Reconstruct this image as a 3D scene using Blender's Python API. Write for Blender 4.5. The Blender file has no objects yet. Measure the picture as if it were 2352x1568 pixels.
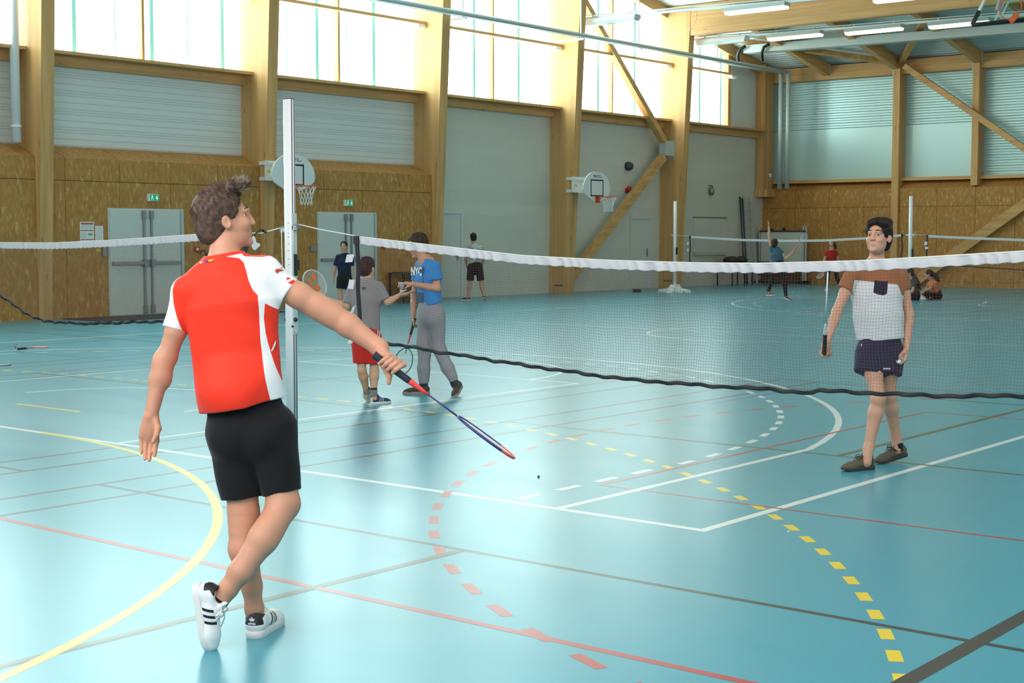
import bpy, bmesh, math, random
import numpy as np
from mathutils import Vector, Matrix
S = bpy.context.scene
C = S.collection
R = math.radians
# ------------------------------------------------------------------ camera
FPX = 3357.0; YAW = R(39.2247); PITCH = R(-4.10437); H = 1.55
cam = bpy.data.cameras.new('camera'); cam.sensor_width = 36; cam.lens = FPX / 2352 * 36
cam.clip_end = 200
camo = bpy.data.objects.new('camera', cam); C.objects.link(camo)
camo.location = (0, 0, H); camo.rotation_euler = (math.pi / 2 + PITCH, 0, YAW)
S.camera = camo
# ------------------------------------------------------------------ world, exposure
W = bpy.data.worlds.new('sky'); S.world = W; W.use_nodes = True
W.node_tree.nodes['Background'].inputs[0].default_value = (0.8, 0.93, 1, 1)
W.node_tree.nodes['Background'].inputs[1].default_value = 1.0
S.view_settings.view_transform = 'Standard'; S.view_settings.look = 'None'
S.view_settings.exposure = 0.0; S.view_settings.gamma = 1; S.view_settings.use_curve_mapping = False
S.cycles.use_denoising = True
S.cycles.max_bounces = 8; S.cycles.diffuse_bounces = 4; S.cycles.glossy_bounces = 3; S.cycles.transmission_bounces = 4
S.cycles.caustics_reflective = False; S.cycles.caustics_refractive = False
S.cycles.sample_clamp_indirect = 6
WIN_LEFT = 8.5      # daylight through the translucent panels of the left wall
FILL_RIGHT = 2.0     # added unseen strip over the right wall, brightens the camera side
FILL_NEAR = 7.0      # added unseen glazing behind the camera, frontal fill for the near figures
LAMP = 7.0
# ------------------------------------------------------------------ pixel -> world (points of the place measured on the photograph)
_F = np.array([-math.sin(YAW) * math.cos(PITCH), math.cos(YAW) * math.cos(PITCH), math.sin(PITCH)])
_R = np.array([math.cos(YAW), math.sin(YAW), 0.0]); _U = np.cross(_R, _F); _O = np.array([0, 0, H])
def ray(u, v): return _F + _R * (u - 1176) / FPX - _U * (v - 784) / FPX
def at_floor(u, v, z=0.0): d = ray(u, v); return _O + d * ((z - H) / d[2])
def at_x(u, v, x): d = ray(u, v); return _O + d * (x / d[0])
def at_y(u, v, y): d = ray(u, v); return _O + d * (y / d[1])
def at_d(u, v, dep): return _O + ray(u, v) * dep
# ------------------------------------------------------------------ objects
def tag(o, label=None, cat=None, group=None, kind=None):
    if label: o['label'] = label
    if cat: o['category'] = cat
    if group: o['group'] = group
    if kind: o['kind'] = kind
    return o
def empty(name, loc=(0, 0, 0), rz=0.0, label=None, cat=None, group=None, kind=None):
    o = bpy.data.objects.new(name, None); C.objects.link(o); o.empty_display_size = 0.1
    o.location = loc; o.rotation_euler = (0, 0, rz)
    return tag(o, label, cat, group, kind)
def link(name, me, mats, parent=None, off=None):
    """link a mesh given in world coordinates (off = world position of the parent/base to subtract)"""
    if not isinstance(mats, (list, tuple)): mats = [mats]
    for m in mats: me.materials.append(m)
    o = bpy.data.objects.new(name, me); C.objects.link(o)
    if parent is not None: o.parent = parent
    if off is not None:
        me.transform(Matrix.Translation(-Vector(off)))
        if parent is None: o.location = off
    return o
def copy_tree(o, parent=None):
    c = o.copy(); C.objects.link(c)
    if parent is not None: c.parent = parent
    for ch in list(o.children): copy_tree(ch, c)
    return c
class MB:
    def __init__(s): s.v = []; s.f = []; s.m = []; s.mi = 0; s.sm = []; s.smooth = False
    def add(s, vs, fs):
        b = len(s.v); s.v += [tuple(map(float, p)) for p in vs]
        for f in fs: s.f.append([b + i for i in f]); s.m.append(s.mi); s.sm.append(s.smooth)
        return s
    def box(s, x0, x1, y0, y1, z0, z1):
        return s.add([(x0, y0, z0), (x1, y0, z0), (x1, y1, z0), (x0, y1, z0), (x0, y0, z1), (x1, y0, z1), (x1, y1, z1), (x0, y1, z1)],
                     [(0, 3, 2, 1), (4, 5, 6, 7), (0, 1, 5, 4), (1, 2, 6, 5), (2, 3, 7, 6), (3, 0, 4, 7)])
    def bar(s, a, b, w, h, up=(0, 0, 1)):
        """rectangular bar from a to b, w across, h along up"""
        a = Vector(a); b = Vector(b); d = (b - a).normalized(); up = Vector(up)
        x = d.cross(up)
        if x.length < 1e-5: x = d.cross(Vector((1, 0, 0)))
        x.normalize(); y = x.cross(d)
        vs = []
        for p in (a, b):
            for i, j in ((-1, -1), (1, -1), (1, 1), (-1, 1)): vs.append(p + x * (i * w / 2) + y * (j * h / 2))
        return s.add(vs, [(0, 1, 2, 3), (7, 6, 5, 4), (0, 4, 5, 1), (1, 5, 6, 2), (2, 6, 7, 3), (3, 7, 4, 0)])
    def tube(s, pts, r, n=8, caps=True, closed=False):
        pts = [Vector(p) for p in pts]; k = len(pts)
        rs = r if isinstance(r, (list, tuple)) else [r] * k
        vs = []; nrm = None
        for i, p in enumerate(pts):
            if closed: d = pts[(i + 1) % k] - pts[i - 1]
            else: d = pts[min(i + 1, k - 1)] - pts[max(i - 1, 0)]
            if d.length < 1e-9: d = Vector((0, 0, 1))
            d.normalize()
            if nrm is None:
                nrm = d.cross(Vector((0, 0, 1)))
                if nrm.length < 1e-3: nrm = d.cross(Vector((1, 0, 0)))
            nrm = nrm - d * nrm.dot(d); nrm.normalize(); bn = d.cross(nrm)
            for j in range(n):
                t = 2 * math.pi * j / n; vs.append(p + (nrm * math.cos(t) + bn * math.sin(t)) * rs[i])
        fs = []
        for i in range(k if closed else k - 1):
            i2 = (i + 1) % k
            for j in range(n): fs.append((i * n + j, i * n + (j + 1) % n, i2 * n + (j + 1) % n, i2 * n + j))
        if caps and not closed: fs.append(tuple(range(n))[::-1]); fs.append(tuple((k - 1) * n + j for j in range(n)))
        return s.add(vs, fs)
    def prism(s, poly, d):
        """extrude a 3-D polygon along vector d"""
        n = len(poly); d = Vector(d); vs = [Vector(p) for p in poly]; vs += [p + d for p in vs]
        return s.add(vs, [tuple(range(n))[::-1], tuple(range(n, 2 * n))] + [(i, (i + 1) % n, n + (i + 1) % n, n + i) for i in range(n)])
    def lathe(s, prof, n=16, origin=(0, 0, 0), axis=(0, 0, 1)):
        o = Vector(origin); q = Vector((0, 0, 1)).rotation_difference(Vector(axis).normalized()); vs = []
        for r, z in prof:
            for j in range(n):
                t = 2 * math.pi * j / n; vs.append(o + q @ Vector((r * math.cos(t), r * math.sin(t), z)))
        fs = [(i * n + j, i * n + (j + 1) % n, (i + 1) * n + (j + 1) % n, (i + 1) * n + j) for i in range(len(prof) - 1) for j in range(n)]
        if prof[0][0] > 1e-6: fs.append(tuple(range(n))[::-1])
        if prof[-1][0] > 1e-6: fs.append(tuple((len(prof) - 1) * n + j for j in range(n)))
        return s.add(vs, fs)
    def sheet(s, grid):
        """grid[i][j] of points"""
        a = len(grid); b = len(grid[0])
        return s.add([p for row in grid for p in row], [(i * b + j, i * b + j + 1, (i + 1) * b + j + 1, (i + 1) * b + j) for i in range(a - 1) for j in range(b - 1)])
    def mesh(s, name):
        me = bpy.data.meshes.new(name); me.from_pydata(s.v, [], s.f)
        me.polygons.foreach_set('material_index', s.m); me.polygons.foreach_set('use_smooth', s.sm); me.update(); return me
    def build(s, name, mats, parent=None, off=None, bevel=0):
        o = link(name, s.mesh(name), mats, parent, off)
        if bevel:
            b = o.modifiers.new('bevel', 'BEVEL'); b.width = bevel; b.segments = 2; b.limit_method = 'ANGLE'
        return o
# ------------------------------------------------------------------ materials
def srgb(r, g, b):
    f = lambda c: (c / 255 / 12.92) if c <= 10 else ((c / 255 + 0.055) / 1.055) ** 2.4
    return (f(r), f(g), f(b), 1)
def mat(name, col, rough=0.6, metal=0.0, spec=0.5, emit=None, estr=0.0):
    m = bpy.data.materials.new(name); m.use_nodes = True; b = m.node_tree.nodes['Principled BSDF']
    b.inputs['Base Color'].default_value = col if len(col) == 4 else (*col, 1)
    b.inputs['Roughness'].default_value = rough; b.inputs['Metallic'].default_value = metal
    b.inputs['Specular IOR Level'].default_value = spec
    if emit is not None:
        b.inputs['Emission Color'].default_value = (*emit[:3], 1); b.inputs['Emission Strength'].default_value = estr
    return m
def N(m, t, **kw):
    n = m.node_tree.nodes.new(t)
    for k, v in kw.items():
        if k in n.inputs: n.inputs[k].default_value = v
        else: setattr(n, k, v)
    return n
def L(m, a, b): m.node_tree.links.new(a, b)
def bsdf(m): return m.node_tree.nodes['Principled BSDF']
def ramp(m, fac, stops):
    r = N(m, 'ShaderNodeValToRGB'); e = r.color_ramp.elements
    while len(e) < len(stops): e.new(0.5)
    for i, (p, c) in enumerate(stops): e[i].position = p; e[i].color = c if len(c) == 4 else (*c, 1)
    L(m, fac, r.inputs[0]); return r.outputs[0]
def coords(m, scale, rot=(0, 0, 0)):
    t = N(m, 'ShaderNodeTexCoord'); p = N(m, 'ShaderNodeMapping'); p.inputs['Scale'].default_value = scale; p.inputs['Rotation'].default_value = rot
    L(m, t.outputs['Object'], p.inputs[0]); return p.outputs[0]
def bump(m, h, strength=0.3, dist=0.01):
    b = N(m, 'ShaderNodeBump'); b.inputs['Strength'].default_value = strength; b.inputs['Distance'].default_value = dist
    L(m, h, b.inputs['Height']); L(m, b.outputs[0], bsdf(m).inputs['Normal'])
def mixc(m, fac, a, b, mode='MIX'):
    x = N(m, 'ShaderNodeMix', data_type='RGBA', blend_type=mode)
    for s, i in ((fac, 0), (a, 6), (b, 7)):
        if hasattr(s, 'links'): L(m, s, x.inputs[i])
        else: x.inputs[i].default_value = s
    return x.outputs[2]
def noise(m, vec, scale, detail=4, rough=0.55, dist=0.0):
    n = N(m, 'ShaderNodeTexNoise', Scale=scale, Detail=detail, Roughness=rough, Distortion=dist); L(m, vec, n.inputs['Vector']); return n
def wood(name, c0, c1, c2, axis):
    sc = {'x': (0.6, 14, 14), 'y': (14, 0.6, 14), 'z': (14, 14, 0.6)}[axis]
    m = mat(name, c1, 0.55, spec=0.35); v = coords(m, sc)
    a = ramp(m, noise(m, v, 1.0, 6, 0.65).outputs[0], [(0.25, c0), (0.55, c1), (0.8, c2)])
    sk = {'x': (1.2, 6, 6), 'y': (6, 1.2, 6), 'z': (6, 6, 1.2)}[axis]
    vo = N(m, 'ShaderNodeTexVoronoi', Scale=1.0); L(m, coords(m, sk), vo.inputs['Vector'])
    kn = ramp(m, vo.outputs['Distance'], [(0.05, (1, 1, 1)), (0.13, (0, 0, 0))])
    sl = {'x': (0.05, 7, 7), 'y': (7, 0.05, 7), 'z': (7, 7, 0.05)}[axis]
    st = ramp(m, noise(m, coords(m, sl), 1.0, 1).outputs[0], [(0.3, (0.82, 0.82, 0.82)), (0.7, (1.08, 1.08, 1.08))])
    a = mixc(m, 1.0, a, st, 'MULTIPLY')
    k2 = N(m, 'ShaderNodeMath', operation='MULTIPLY'); L(m, kn, k2.inputs[0]); k2.inputs[1].default_value = 0.55
    L(m, mixc(m, k2.outputs[0], a, (c0[0] * 0.35, c0[1] * 0.3, c0[2] * 0.3, 1)), bsdf(m).inputs['Base Color'])
    return m
G0, G1, G2 = (0.54, 0.28, 0.095, 1), (0.65, 0.37, 0.145, 1), (0.72, 0.45, 0.20, 1)
M = {}
M['woodz'] = wood('glulam_upright', G0, G1, G2, 'z'); M['woody'] = wood('glulam_long', G0, G1, G2, 'y'); M['woodx'] = wood('glulam_cross', G0, G1, G2, 'x')
def osb():
    m = mat('strand_board', (0.2, 0.1, 0.03), 0.6, spec=0.3)
    cols = []
    for rot, sc, off in (((0.3, 0.35, 0), (24, 24, 8), 0), ((-.35, -0.5, 0.2), (28, 28, 10), 3), ((0.7, 0, 0.3), (22, 22, 9), 7)):
        v = coords(m, sc, (rot[0] , rot[1], rot[2])); w = noise(m, v, 1.5, 2)
        av = N(m, 'ShaderNodeVectorMath', operation='MULTIPLY_ADD'); L(m, w.outputs['Color'], av.inputs[0]); av.inputs[1].default_value = (0.5, 0.5, 0.5); L(m, v, av.inputs[2])
        vo = N(m, 'ShaderNodeTexVoronoi', Scale=1.0); L(m, av.outputs[0], vo.inputs['Vector'])
        sp = N(m, 'ShaderNodeSeparateColor'); L(m, vo.outputs['Color'], sp.inputs[0]); cols.append(sp.outputs[off % 3])
    a = N(m, 'ShaderNodeMath', operation='ADD'); L(m, cols[0], a.inputs[0]); L(m, cols[1], a.inputs[1])
    b = N(m, 'ShaderNodeMath', operation='ADD'); L(m, a.outputs[0], b.inputs[0]); L(m, cols[2], b.inputs[1])
    d = N(m, 'ShaderNodeMath', operation='DIVIDE'); L(m, b.outputs[0], d.inputs[0]); d.inputs[1].default_value = 3
    c = ramp(m, d.outputs[0], [(0.15, (0.39, 0.178, 0.045)), (0.5, (0.455, 0.222, 0.060)), (0.74, (0.50, 0.26, 0.08)), (0.90, (0.62, 0.43, 0.18))])
    L(m, c, bsdf(m).inputs['Base Color']); bump(m, d.outputs[0], 0.15, 0.004); return m
M['osb'] = osb()
M['osb_gap'] = mat('panel_joint', (0.06, 0.03, 0.012), 0.8)
M['cladding'] = mat('white_steel_cladding', (0.66, 0.70, 0.68), 0.42)
M['cladding_groove'] = mat('cladding_groove', (0.5, 0.53, 0.55), 0.5)
M['far_cladding'] = mat('far_steel_cladding', (0.53, 0.74, 0.74), 0.3, metal=0.15)  # cyan tint of the daylight on this wall is put into the colour
def blockwall():
    m = mat('painted_block', (0.60, 0.61, 0.54), 0.7)
    br = N(m, 'ShaderNodeTexBrick', Scale=1.0); br.inputs['Color1'].default_value = (0.62, 0.62, 0.545, 1); br.inputs['Color2'].default_value = (0.59, 0.59, 0.52, 1)
    br.inputs['Mortar'].default_value = (0.54, 0.55, 0.50, 1); br.inputs['Mortar Size'].default_value = 0.006; br.inputs['Brick Width'].default_value = 2.4; br.inputs['Row Height'].default_value = 0.3
    br.inputs['Mortar Smooth'].default_value = 0.6
    t = N(m, 'ShaderNodeTexCoord'); sx = N(m, 'ShaderNodeSeparateXYZ'); cx = N(m, 'ShaderNodeCombineXYZ'); L(m, t.outputs['Object'], sx.inputs[0])
    L(m, sx.outputs['Y'], cx.inputs['X']); L(m, sx.outputs['Z'], cx.inputs['Y']); L(m, cx.outputs[0], br.inputs['Vector'])
    L(m, br.outputs['Color'], bsdf(m).inputs['Base Color']); return m
M['block'] = blockwall()
M['white_paint'] = mat('white_paint', (0.75, 0.77, 0.78), 0.4)
M['door_paint'] = mat('door_paint', (0.60, 0.62, 0.57), 0.45)
M['door_frame'] = mat('door_frame_paint', (0.60, 0.63, 0.64), 0.4)
M['grey_metal'] = mat('grey_metal', (0.30, 0.31, 0.32), 0.4, 0.6)
M['dark_metal'] = mat('dark_metal', (0.06, 0.06, 0.065), 0.45, 0.3)
M['galv'] = mat('galvanised_steel', (0.50, 0.58, 0.58), 0.4, 0.2)
M['deck'] = mat('roof_deck', (0.62, 0.70, 0.70), 0.4, 0.1)
M['black'] = mat('black_plastic', (0.012, 0.012, 0.014), 0.45)
M['red'] = mat('red_paint', (0.55, 0.03, 0.02), 0.4)
M['orange'] = mat('orange_rim', (0.75, 0.10, 0.02), 0.4)
M['white'] = mat('white_plastic', (0.82, 0.83, 0.84), 0.4)
M['paper'] = mat('paper', (0.78, 0.79, 0.76), 0.8)
M['paper_red'] = mat('paper_red_print', (0.60, 0.10, 0.07), 0.8)
M['paper_green'] = mat('paper_green_print', (0.25, 0.42, 0.2), 0.8)
M['paper_grey'] = mat('paper_grey_print', (0.42, 0.43, 0.42), 0.8)
M['yellow'] = mat('yellow_paint', (0.75, 0.55, 0.03), 0.5)
def panemat(name, s):
    m = bpy.data.materials.new(name); m.use_nodes = True; nt = m.node_tree; nt.nodes.clear()
    e = nt.nodes.new('ShaderNodeEmission'); e.inputs[0].default_value = (0.78, 1.0, 0.97, 1); e.inputs[1].default_value = s
    o = nt.nodes.new('ShaderNodeOutputMaterial'); nt.links.new(e.outputs[0], o.inputs[0]); return m
M['pane'] = panemat('daylit_polycarbonate', WIN_LEFT)
M['fill_r'] = panemat('added_fill_right_wall', FILL_RIGHT); M['fill_r'].node_tree.nodes['Emission'].inputs[0].default_value = (1.0, 0.96, 0.90, 1)  # glow of the added strip on the right wall
M['fill_n'] = panemat('added_fill_near_wall', FILL_NEAR); M['fill_n'].node_tree.nodes['Emission'].inputs[0].default_value = (1.0, 0.925, 0.91, 1)  # glow of the added glazing behind the camera
M['pane_joint'] = mat('polycarbonate_joint', (0.3, 0.62, 0.58), 0.4, emit=(0.22, 0.72, 0.66), estr=0.45)
M['lamp'] = mat('lamp_diffuser', (0.9, 0.9, 0.85), 0.4, emit=(1.0, 0.84, 0.46), estr=LAMP)
M['lamp_off'] = mat('lamp_diffuser_unlit', (0.7, 0.78, 0.78), 0.4)
M['exit'] = mat('exit_sign_lit', (0.02, 0.35, 0.15), 0.5, emit=(0.03, 0.5, 0.22), estr=0.22)
M['exit_w'] = mat('exit_pictogram_lit', (0.9, 0.95, 0.9), 0.5, emit=(0.8, 1.0, 0.85), estr=0.4)
# floor
def floormat():
    m = mat('sports_floor', (0.10, 0.36, 0.44), 0.3, spec=0.7)
    v = coords(m, (1, 1, 1))
    big = noise(m, v, 0.35, 3); fine = noise(m, v, 60, 3)
    c = mixc(m, big.outputs[0], (0.055, 0.29, 0.375, 1), (0.075, 0.33, 0.415, 1))
    out = c
    for rot, w in ((0.4, 0.35), (1.5, 0.3), (2.5, 0.3)):
        st = noise(m, coords(m, (0.9, 22, 1), (0, 0, rot)), 1.1, 5, 0.7, 0.6)
        f = ramp(m, st.outputs[0], [(0.62, (0, 0, 0)), (0.74, (w * .5, w * .5, w * .5))])
        out = mixc(m, f, out, (0.045, 0.25, 0.36, 1))
    L(m, out, bsdf(m).inputs['Base Color'])
    rr = ramp(m, noise(m, coords(m, (1, 3, 1), (0, 0, 0.7)), 0.8, 4, 0.6).outputs[0], [(0.3, (0.275, 0.275, 0.275)), (0.7, (0.30, 0.30, 0.30))])
    L(m, rr, bsdf(m).inputs['Roughness']); return m
M['floor'] = floormat()
def linemat(n, c): 
    m = mat(n, c, 0.29, spec=0.7); return m
FM = [M['floor'], linemat('line_white', (0.72, 0.74, 0.72)), linemat('line_black', (0.05, 0.045, 0.04)), linemat('line_red', (0.42, 0.05, 0.05)),
      linemat('line_yellow', (0.80, 0.58, 0.03)), linemat('line_blue', (0.03, 0.14, 0.45)), linemat('line_olive', (0.10, 0.11, 0.07))]
# ================================================================== the setting
XW, XR, YN, YF = -24.6, 1.3, -2.2, 43.9         # left wall, right wall, near wall, far wall
CY = [-0.82 + 5.43 * k for k in range(8)]        # near faces of the eight frames; CY[3..7] are in the photo
CT = 0.28
def xin(z): return -23.98 + 0.052 * z
def roof(y): return 7.1 + 0.2 * (YF - y) if y > 31 else 7.1 + 0.2 * (YF - 31)
# ---- floor with its court markings
fl = MB(); fl.box(XW - 0.3, XR + 0.3, YN - 0.3, YF + 0.3, -0.2, 0)
LZ = [0.0]
def quad(pts, mi):
    LZ[0] += 0.000002; z = 0.0002 + LZ[0] % 0.0006; fl.mi = mi; fl.add([(p[0], p[1], z) for p in pts], [(0, 1, 2, 3)])
def hline(y, x0, x1, mi, w=0.05): quad([(x0, y - w / 2), (x1, y - w / 2), (x1, y + w / 2), (x0, y + w / 2)], mi)
def vline(x, y0, y1, mi, w=0.05): quad([(x - w / 2, y0), (x + w / 2, y0), (x + w / 2, y1), (x - w / 2, y1)], mi)
def arc(cx, cy, r, a0, a1, mi, w=0.05, dash=None, phase=0.0):
    """dash = (on, off) lengths in metres"""
    if dash is None: segs = [(a0 + (a1 - a0) * i / 48, a0 + (a1 - a0) * (i + 1) / 48) for i in range(48)]
    else:
        segs = []; p = (dash[0] + dash[1]) / r; a = a0 + phase / r
        while a < a1: segs.append((a, min(a + dash[0] / r, a1))); a += p
    for s, e in segs:
        k = 1 if dash is None else 3
        for i in range(k):
            t0 = s + (e - s) * i / k; t1 = s + (e - s) * (i + 1) / k; z0 = r - w / 2; z1 = r + w / 2
            quad([(cx + z0 * math.cos(t0), cy + z0 * math.sin(t0)), (cx + z1 * math.cos(t0), cy + z1 * math.sin(t0)),
                  (cx + z1 * math.cos(t1), cy + z1 * math.sin(t1)), (cx + z0 * math.cos(t1), cy + z0 * math.sin(t1))], mi)
MX = -11.66; MY = 20.57
# badminton rows (black / olive), three courts side by side, two rows in view
for ny in (7.405, 33.74):
    for c in (-4.70, -11.62, -18.54):
        for dx in (2.59, 3.05): 
            for s in (-1, 1): vline(c + s * dx, ny - 6.7, ny + 6.7, 2, 0.04)
        for s in (-1, 1):
            hline(ny + s * 2.015, c - 3.05, c + 3.05, 2, 0.04); vline(c, ny + s * 2.015, ny + s * 6.7, 2, 0.04)
            hline(ny + s * 5.94, c - 3.05, c + 3.05, 2, 0.04); hline(ny + s * 6.7, c - 3.05, c + 3.05, 2, 0.04)
vline(-2.10, 0.7, 14.1, 2, 0.075)
# handball (yellow)
def posts_arc(r, mi, w, dash=None):
    for cy, s in ((0.58, 1), (2 * MY - 0.58, -1)):
        for cx, a0, a1 in ((-10.14, 0, math.pi / 2), (2 * MX + 10.14, math.pi / 2, math.pi)):
            arc(cx, cy, r, a0 if s > 0 else -a1, a1 if s > 0 else -a0, mi, w, dash, 0.02)
# basketball (white)
for x in (-4.05, 2 * MX + 4.05): vline(x, 6.53, 34.6, 1, 0.055)
hline(6.56, -19.3, -4.02, 1, 0.055); hline(2 * MY - 6.56, -19.3, -4.02, 1, 0.05); hline(MY, -19.3, -4.05, 1, 0.05)
arc(MX, MY, 1.8, 0, 2 * math.pi, 1)
for cy, s in ((8.15, 1), (2 * MY - 8.15, -1)):
    a = math.asin(1.44 / 6.79)
    arc(MX, cy, 6.79, a if s > 0 else -(math.pi - a), math.pi - a if s > 0 else -a, 1, 0.055)
    for sx in (-1, 1):
        x = MX + sx * 6.64; y0, y1 = sorted((cy - s * 1.59, cy + s * 1.44)); vline(x, y0, y1, 1, 0.055)
        x = MX + sx * 2.46; y0, y1 = sorted((cy - s * 1.59, cy + s * 4.22)); vline(x, y0, y1, 1, 0.05)
        for k in range(8):
            x = MX + sx * 6.27; y = cy + s * (-1.5 + 0.4 * k)
            if k < 4: vline(x, min(y, y + s * 0.22), max(y, y + s * 0.22), 1, 0.055)
    hline(cy + s * 4.22, MX - 2.46, MX + 2.46, 1); 
    a0, a1 = (0.0, math.pi) if s > 0 else (-math.pi, 0.0)
    arc(MX, cy + s * 4.22, 1.8, a0, a1, 1); arc(MX, cy, 1.25, a0, a1, 1)
    arc(-11.652, cy + s * 0.03, 6.284, a0 + 0.02, a1 - 0.02, 1, 0.055, (0.2, 0.2), 0.08)
hline(8.0, -17.9, -16.7, 1, 0.04)
posts_arc(5.97, 4, 0.055)
hline(0.58 + 5.97, -13.18, -10.14, 4, 0.05); hline(7.56, -12.12, -11.12, 4, 0.05)
arc(-10.26, 0.41, 9.227, 0.05, math.pi / 2 + 0.02, 4, 0.055, (0.15, 0.15), 0.09)
arc(2 * MX + 10.26, 0.41, 9.227, math.pi / 2, math.pi, 4, 0.055, (0.15, 0.15))
for k in range(11): hline(9.63, -13.0 + k * 0.3, -12.85 + k * 0.3, 4, 0.05)
# red courts
arc(-0.782, 9.804, 6.026, R(128), R(252), 3, 0.055, (0.2, 0.2), 0.05)
hline(4.39, -16.0, 0.6, 3, 0.045); hline(7.37, -5.3, -1.2, 3, 0.03); vline(-5.30, 7.37, 12.3, 3, 0.035); hline(12.3, -5.3, -1.2, 3, 0.035)
vline(-4.72, 2.6, 5.37, 6, 0.04); vline(-4.715, 9.42, 15.5, 6, 0.045); hline(9.42, -7.0, -1.6, 6, 0.045)
vline(-7.12, 11.6, 13.4, 5, 0.04); hline(30.0, -20.0, -4.0, 5, 0.05); hline(11.0, -20.0, -9.5, 5, 0.04)
tag(fl.build('floor', FM), kind='structure')
# ---- left wall: corrugated steel over strand board in the near bays, painted block in the far bays, glazing strip above
wl = MB()
wl.box(XW - 0.25, XW - 0.05, YN, YF, 0, 11)
wl.mi = 0; wl.box(XW - 0.06, XW, YN, CY[5] + CT, 0, 4.8)
wl.mi = 1; wl.box(XW - 0.06, XW, CY[5] + CT, YF, 0, 4.8)
wl.mi = 0; wl.box(XW - 0.06, XW, 40.95, YF, 4.8, 8.4)
def ribs(mb, y0, y1, z0, z1, x):
    z = z0 + 0.02; k = 0
    while z < z1 - 0.03:
        mb.mi = 0; h = (0.125, 0.125, 0.05, 0.05)[k % 4]
        mb.add([(x, y0, z), (x, y1, z), (x + 0.012, y1, z + 0.006), (x + 0.012, y0, z + 0.006), (x + 0.012, y1, z + h - 0.012), (x + 0.012, y0, z + h - 0.012), (x, y1, z + h - 0.006), (x, y0, z + h - 0.006)],
               [(0, 1, 2, 3), (3, 2, 4, 5), (5, 4, 6, 7)]); z += h; k += 1
for k in range(6):
    a = CY[k] + CT if k >= 0 else YN
    if k < 5: ribs(wl, a, CY[k + 1], 3.28, 4.79, XW)
wlo = tag(wl.build('wall_left', [M['cladding'], M['block']]), kind='structure')
for k in range(-1, 5):
    y0 = CY[k] + CT if k >= 0 else YN; y1 = CY[k + 1]
    o = MB(); o.mi = 1; o.box(XW, -24.02, y0, y1, 0, 3.0)
    o.add([(-24.02, y0, 3.0), (-24.02, y1, 3.0), (XW, y1, 3.26), (XW, y0, 3.26)], [(0, 1, 2, 3)])
    n = 4; w = (y1 - y0) / n; o.mi = 0
    off = 0.35
    ys = [y0] + [y0 + off + 1.22 * i for i in range(5) if y0 + off + 1.22 * i < y1 - 0.1] + [y1]
    for a, b in zip(ys[:-1], ys[1:]):
        o.box(-24.03, -24.0, a + 0.005, b - 0.005, 0.0, 2.60); o.box(-24.03, -24.0, a + 0.005, b - 0.005, 2.61, 3.03)
        o.add([(-24.0, a + 0.005, 3.03), (-24.0, b - 0.005, 3.03), (XW + 0.012, b - 0.005, 3.28), (XW + 0.012, a + 0.005, 3.28)], [(0, 1, 2, 3)])
    o.build('strand_board_panelling', [M['osb'], M['osb_gap']], wlo)
# ---- far wall
wf = MB(); wf.box(XW - 0.3, XR + 0.3, YF + 0.05, YF + 0.3, 0, 9)
PX = [-24.55, -19.9, -17.35, -11.9, -9.4, -4.0, XR]
def corr(mb, x0, x1, z0, z1, y, p=0.165, d=0.035):
    z = z0
    while z < z1:
        zs = [z, z + p * 0.18, z + p * 0.5, z + p * 0.68, z + p]; ds = [0, d, d, 0, 0]
        zs = [min(q, z1) for q in zs]
        mb.add([(x, y - dd, q) for q, dd in zip(zs, ds) for x in (x0, x1)], [(2 * i, 2 * i + 1, 2 * i + 3, 2 * i + 2) for i in range(4)]); z += p
wf.mi = 1
for i in range(6):
    wf.mi = 1; zs = 5.05 if i < 2 else 3.35
    corr(wf, PX[i], PX[i + 1], zs, 6.8, YF)
    if i < 2: wf.mi = 2; wf.box(PX[i], PX[i + 1], YF - 0.06, YF + 0.05, 3.3, 5.05)
wfo = tag(wf.build('wall_far', [M['cladding'], M['far_cladding'], M['far_cladding']]), kind='structure')
o = MB(); YO = 43.42; o.mi = 1; o.box(XW, XR, YO + 0.02, YF, 0, 3.04)
xs = [XW + 1.22 * i for i in range(22)]; o.mi = 0
for a, b in zip(xs[:-1], xs[1:]):
    b = min(b, XR)
    for z0, z1 in ((0, 0.16), (0.165, 2.48), (2.49, 3.05)): o.box(a + 0.005, b - 0.005, YO, YO + 0.03, z0, z1)
    o.add([(a + 0.005, YO, 3.05), (b - 0.005, YO, 3.05), (b - 0.005, YF - 0.04, 3.3), (a + 0.005, YF - 0.04, 3.3)], [(0, 1, 2, 3)])
o.build('strand_board_panelling', [M['osb'], M['osb_gap']], wfo)
# ---- right and near walls, ceiling (behind and above the camera)
b = MB(); b.box(XR, XR + 0.25, YN, YF, 0, 5.05); b.box(XR, XR + 0.25, YN, YF, 8.9, 11)
tag(b.build('wall_right', M['cladding']), kind='structure')
b = MB(); b.box(XW - 0.3, -9.0, YN - 0.25, YN, 0, 11); b.box(-9.0, XR + 0.3, YN - 0.25, YN, 0, 3.2); b.box(-9.0, XR + 0.3, YN - 0.25, YN, 8.2, 11); tag(b.build('wall_near', M['block']), kind='structure')
w = empty('window_10', (-9, YN, 3.2), kind='structure')  # added glazing, unseen, lights the near subjects from the front
for k in range(4):
    x0 = -9 + k * 2.575; b = MB(); b.add([(x0 + 0.1, YN - 0.1, 3.2), (x0 + 2.575, YN - 0.1, 3.2), (x0 + 2.575, YN - 0.1, 8.2), (x0 + 0.1, YN - 0.1, 8.2)], [(0, 1, 2, 3)]); b.build('pane', M['fill_n'], w, (-9, YN, 3.2))
    b = MB(); b.box(x0 - 0.05, x0 + 0.1, YN - 0.2, YN, 3.2, 8.2); b.build('timber_mullion', M['woodz'], w, (-9, YN, 3.2))
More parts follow.
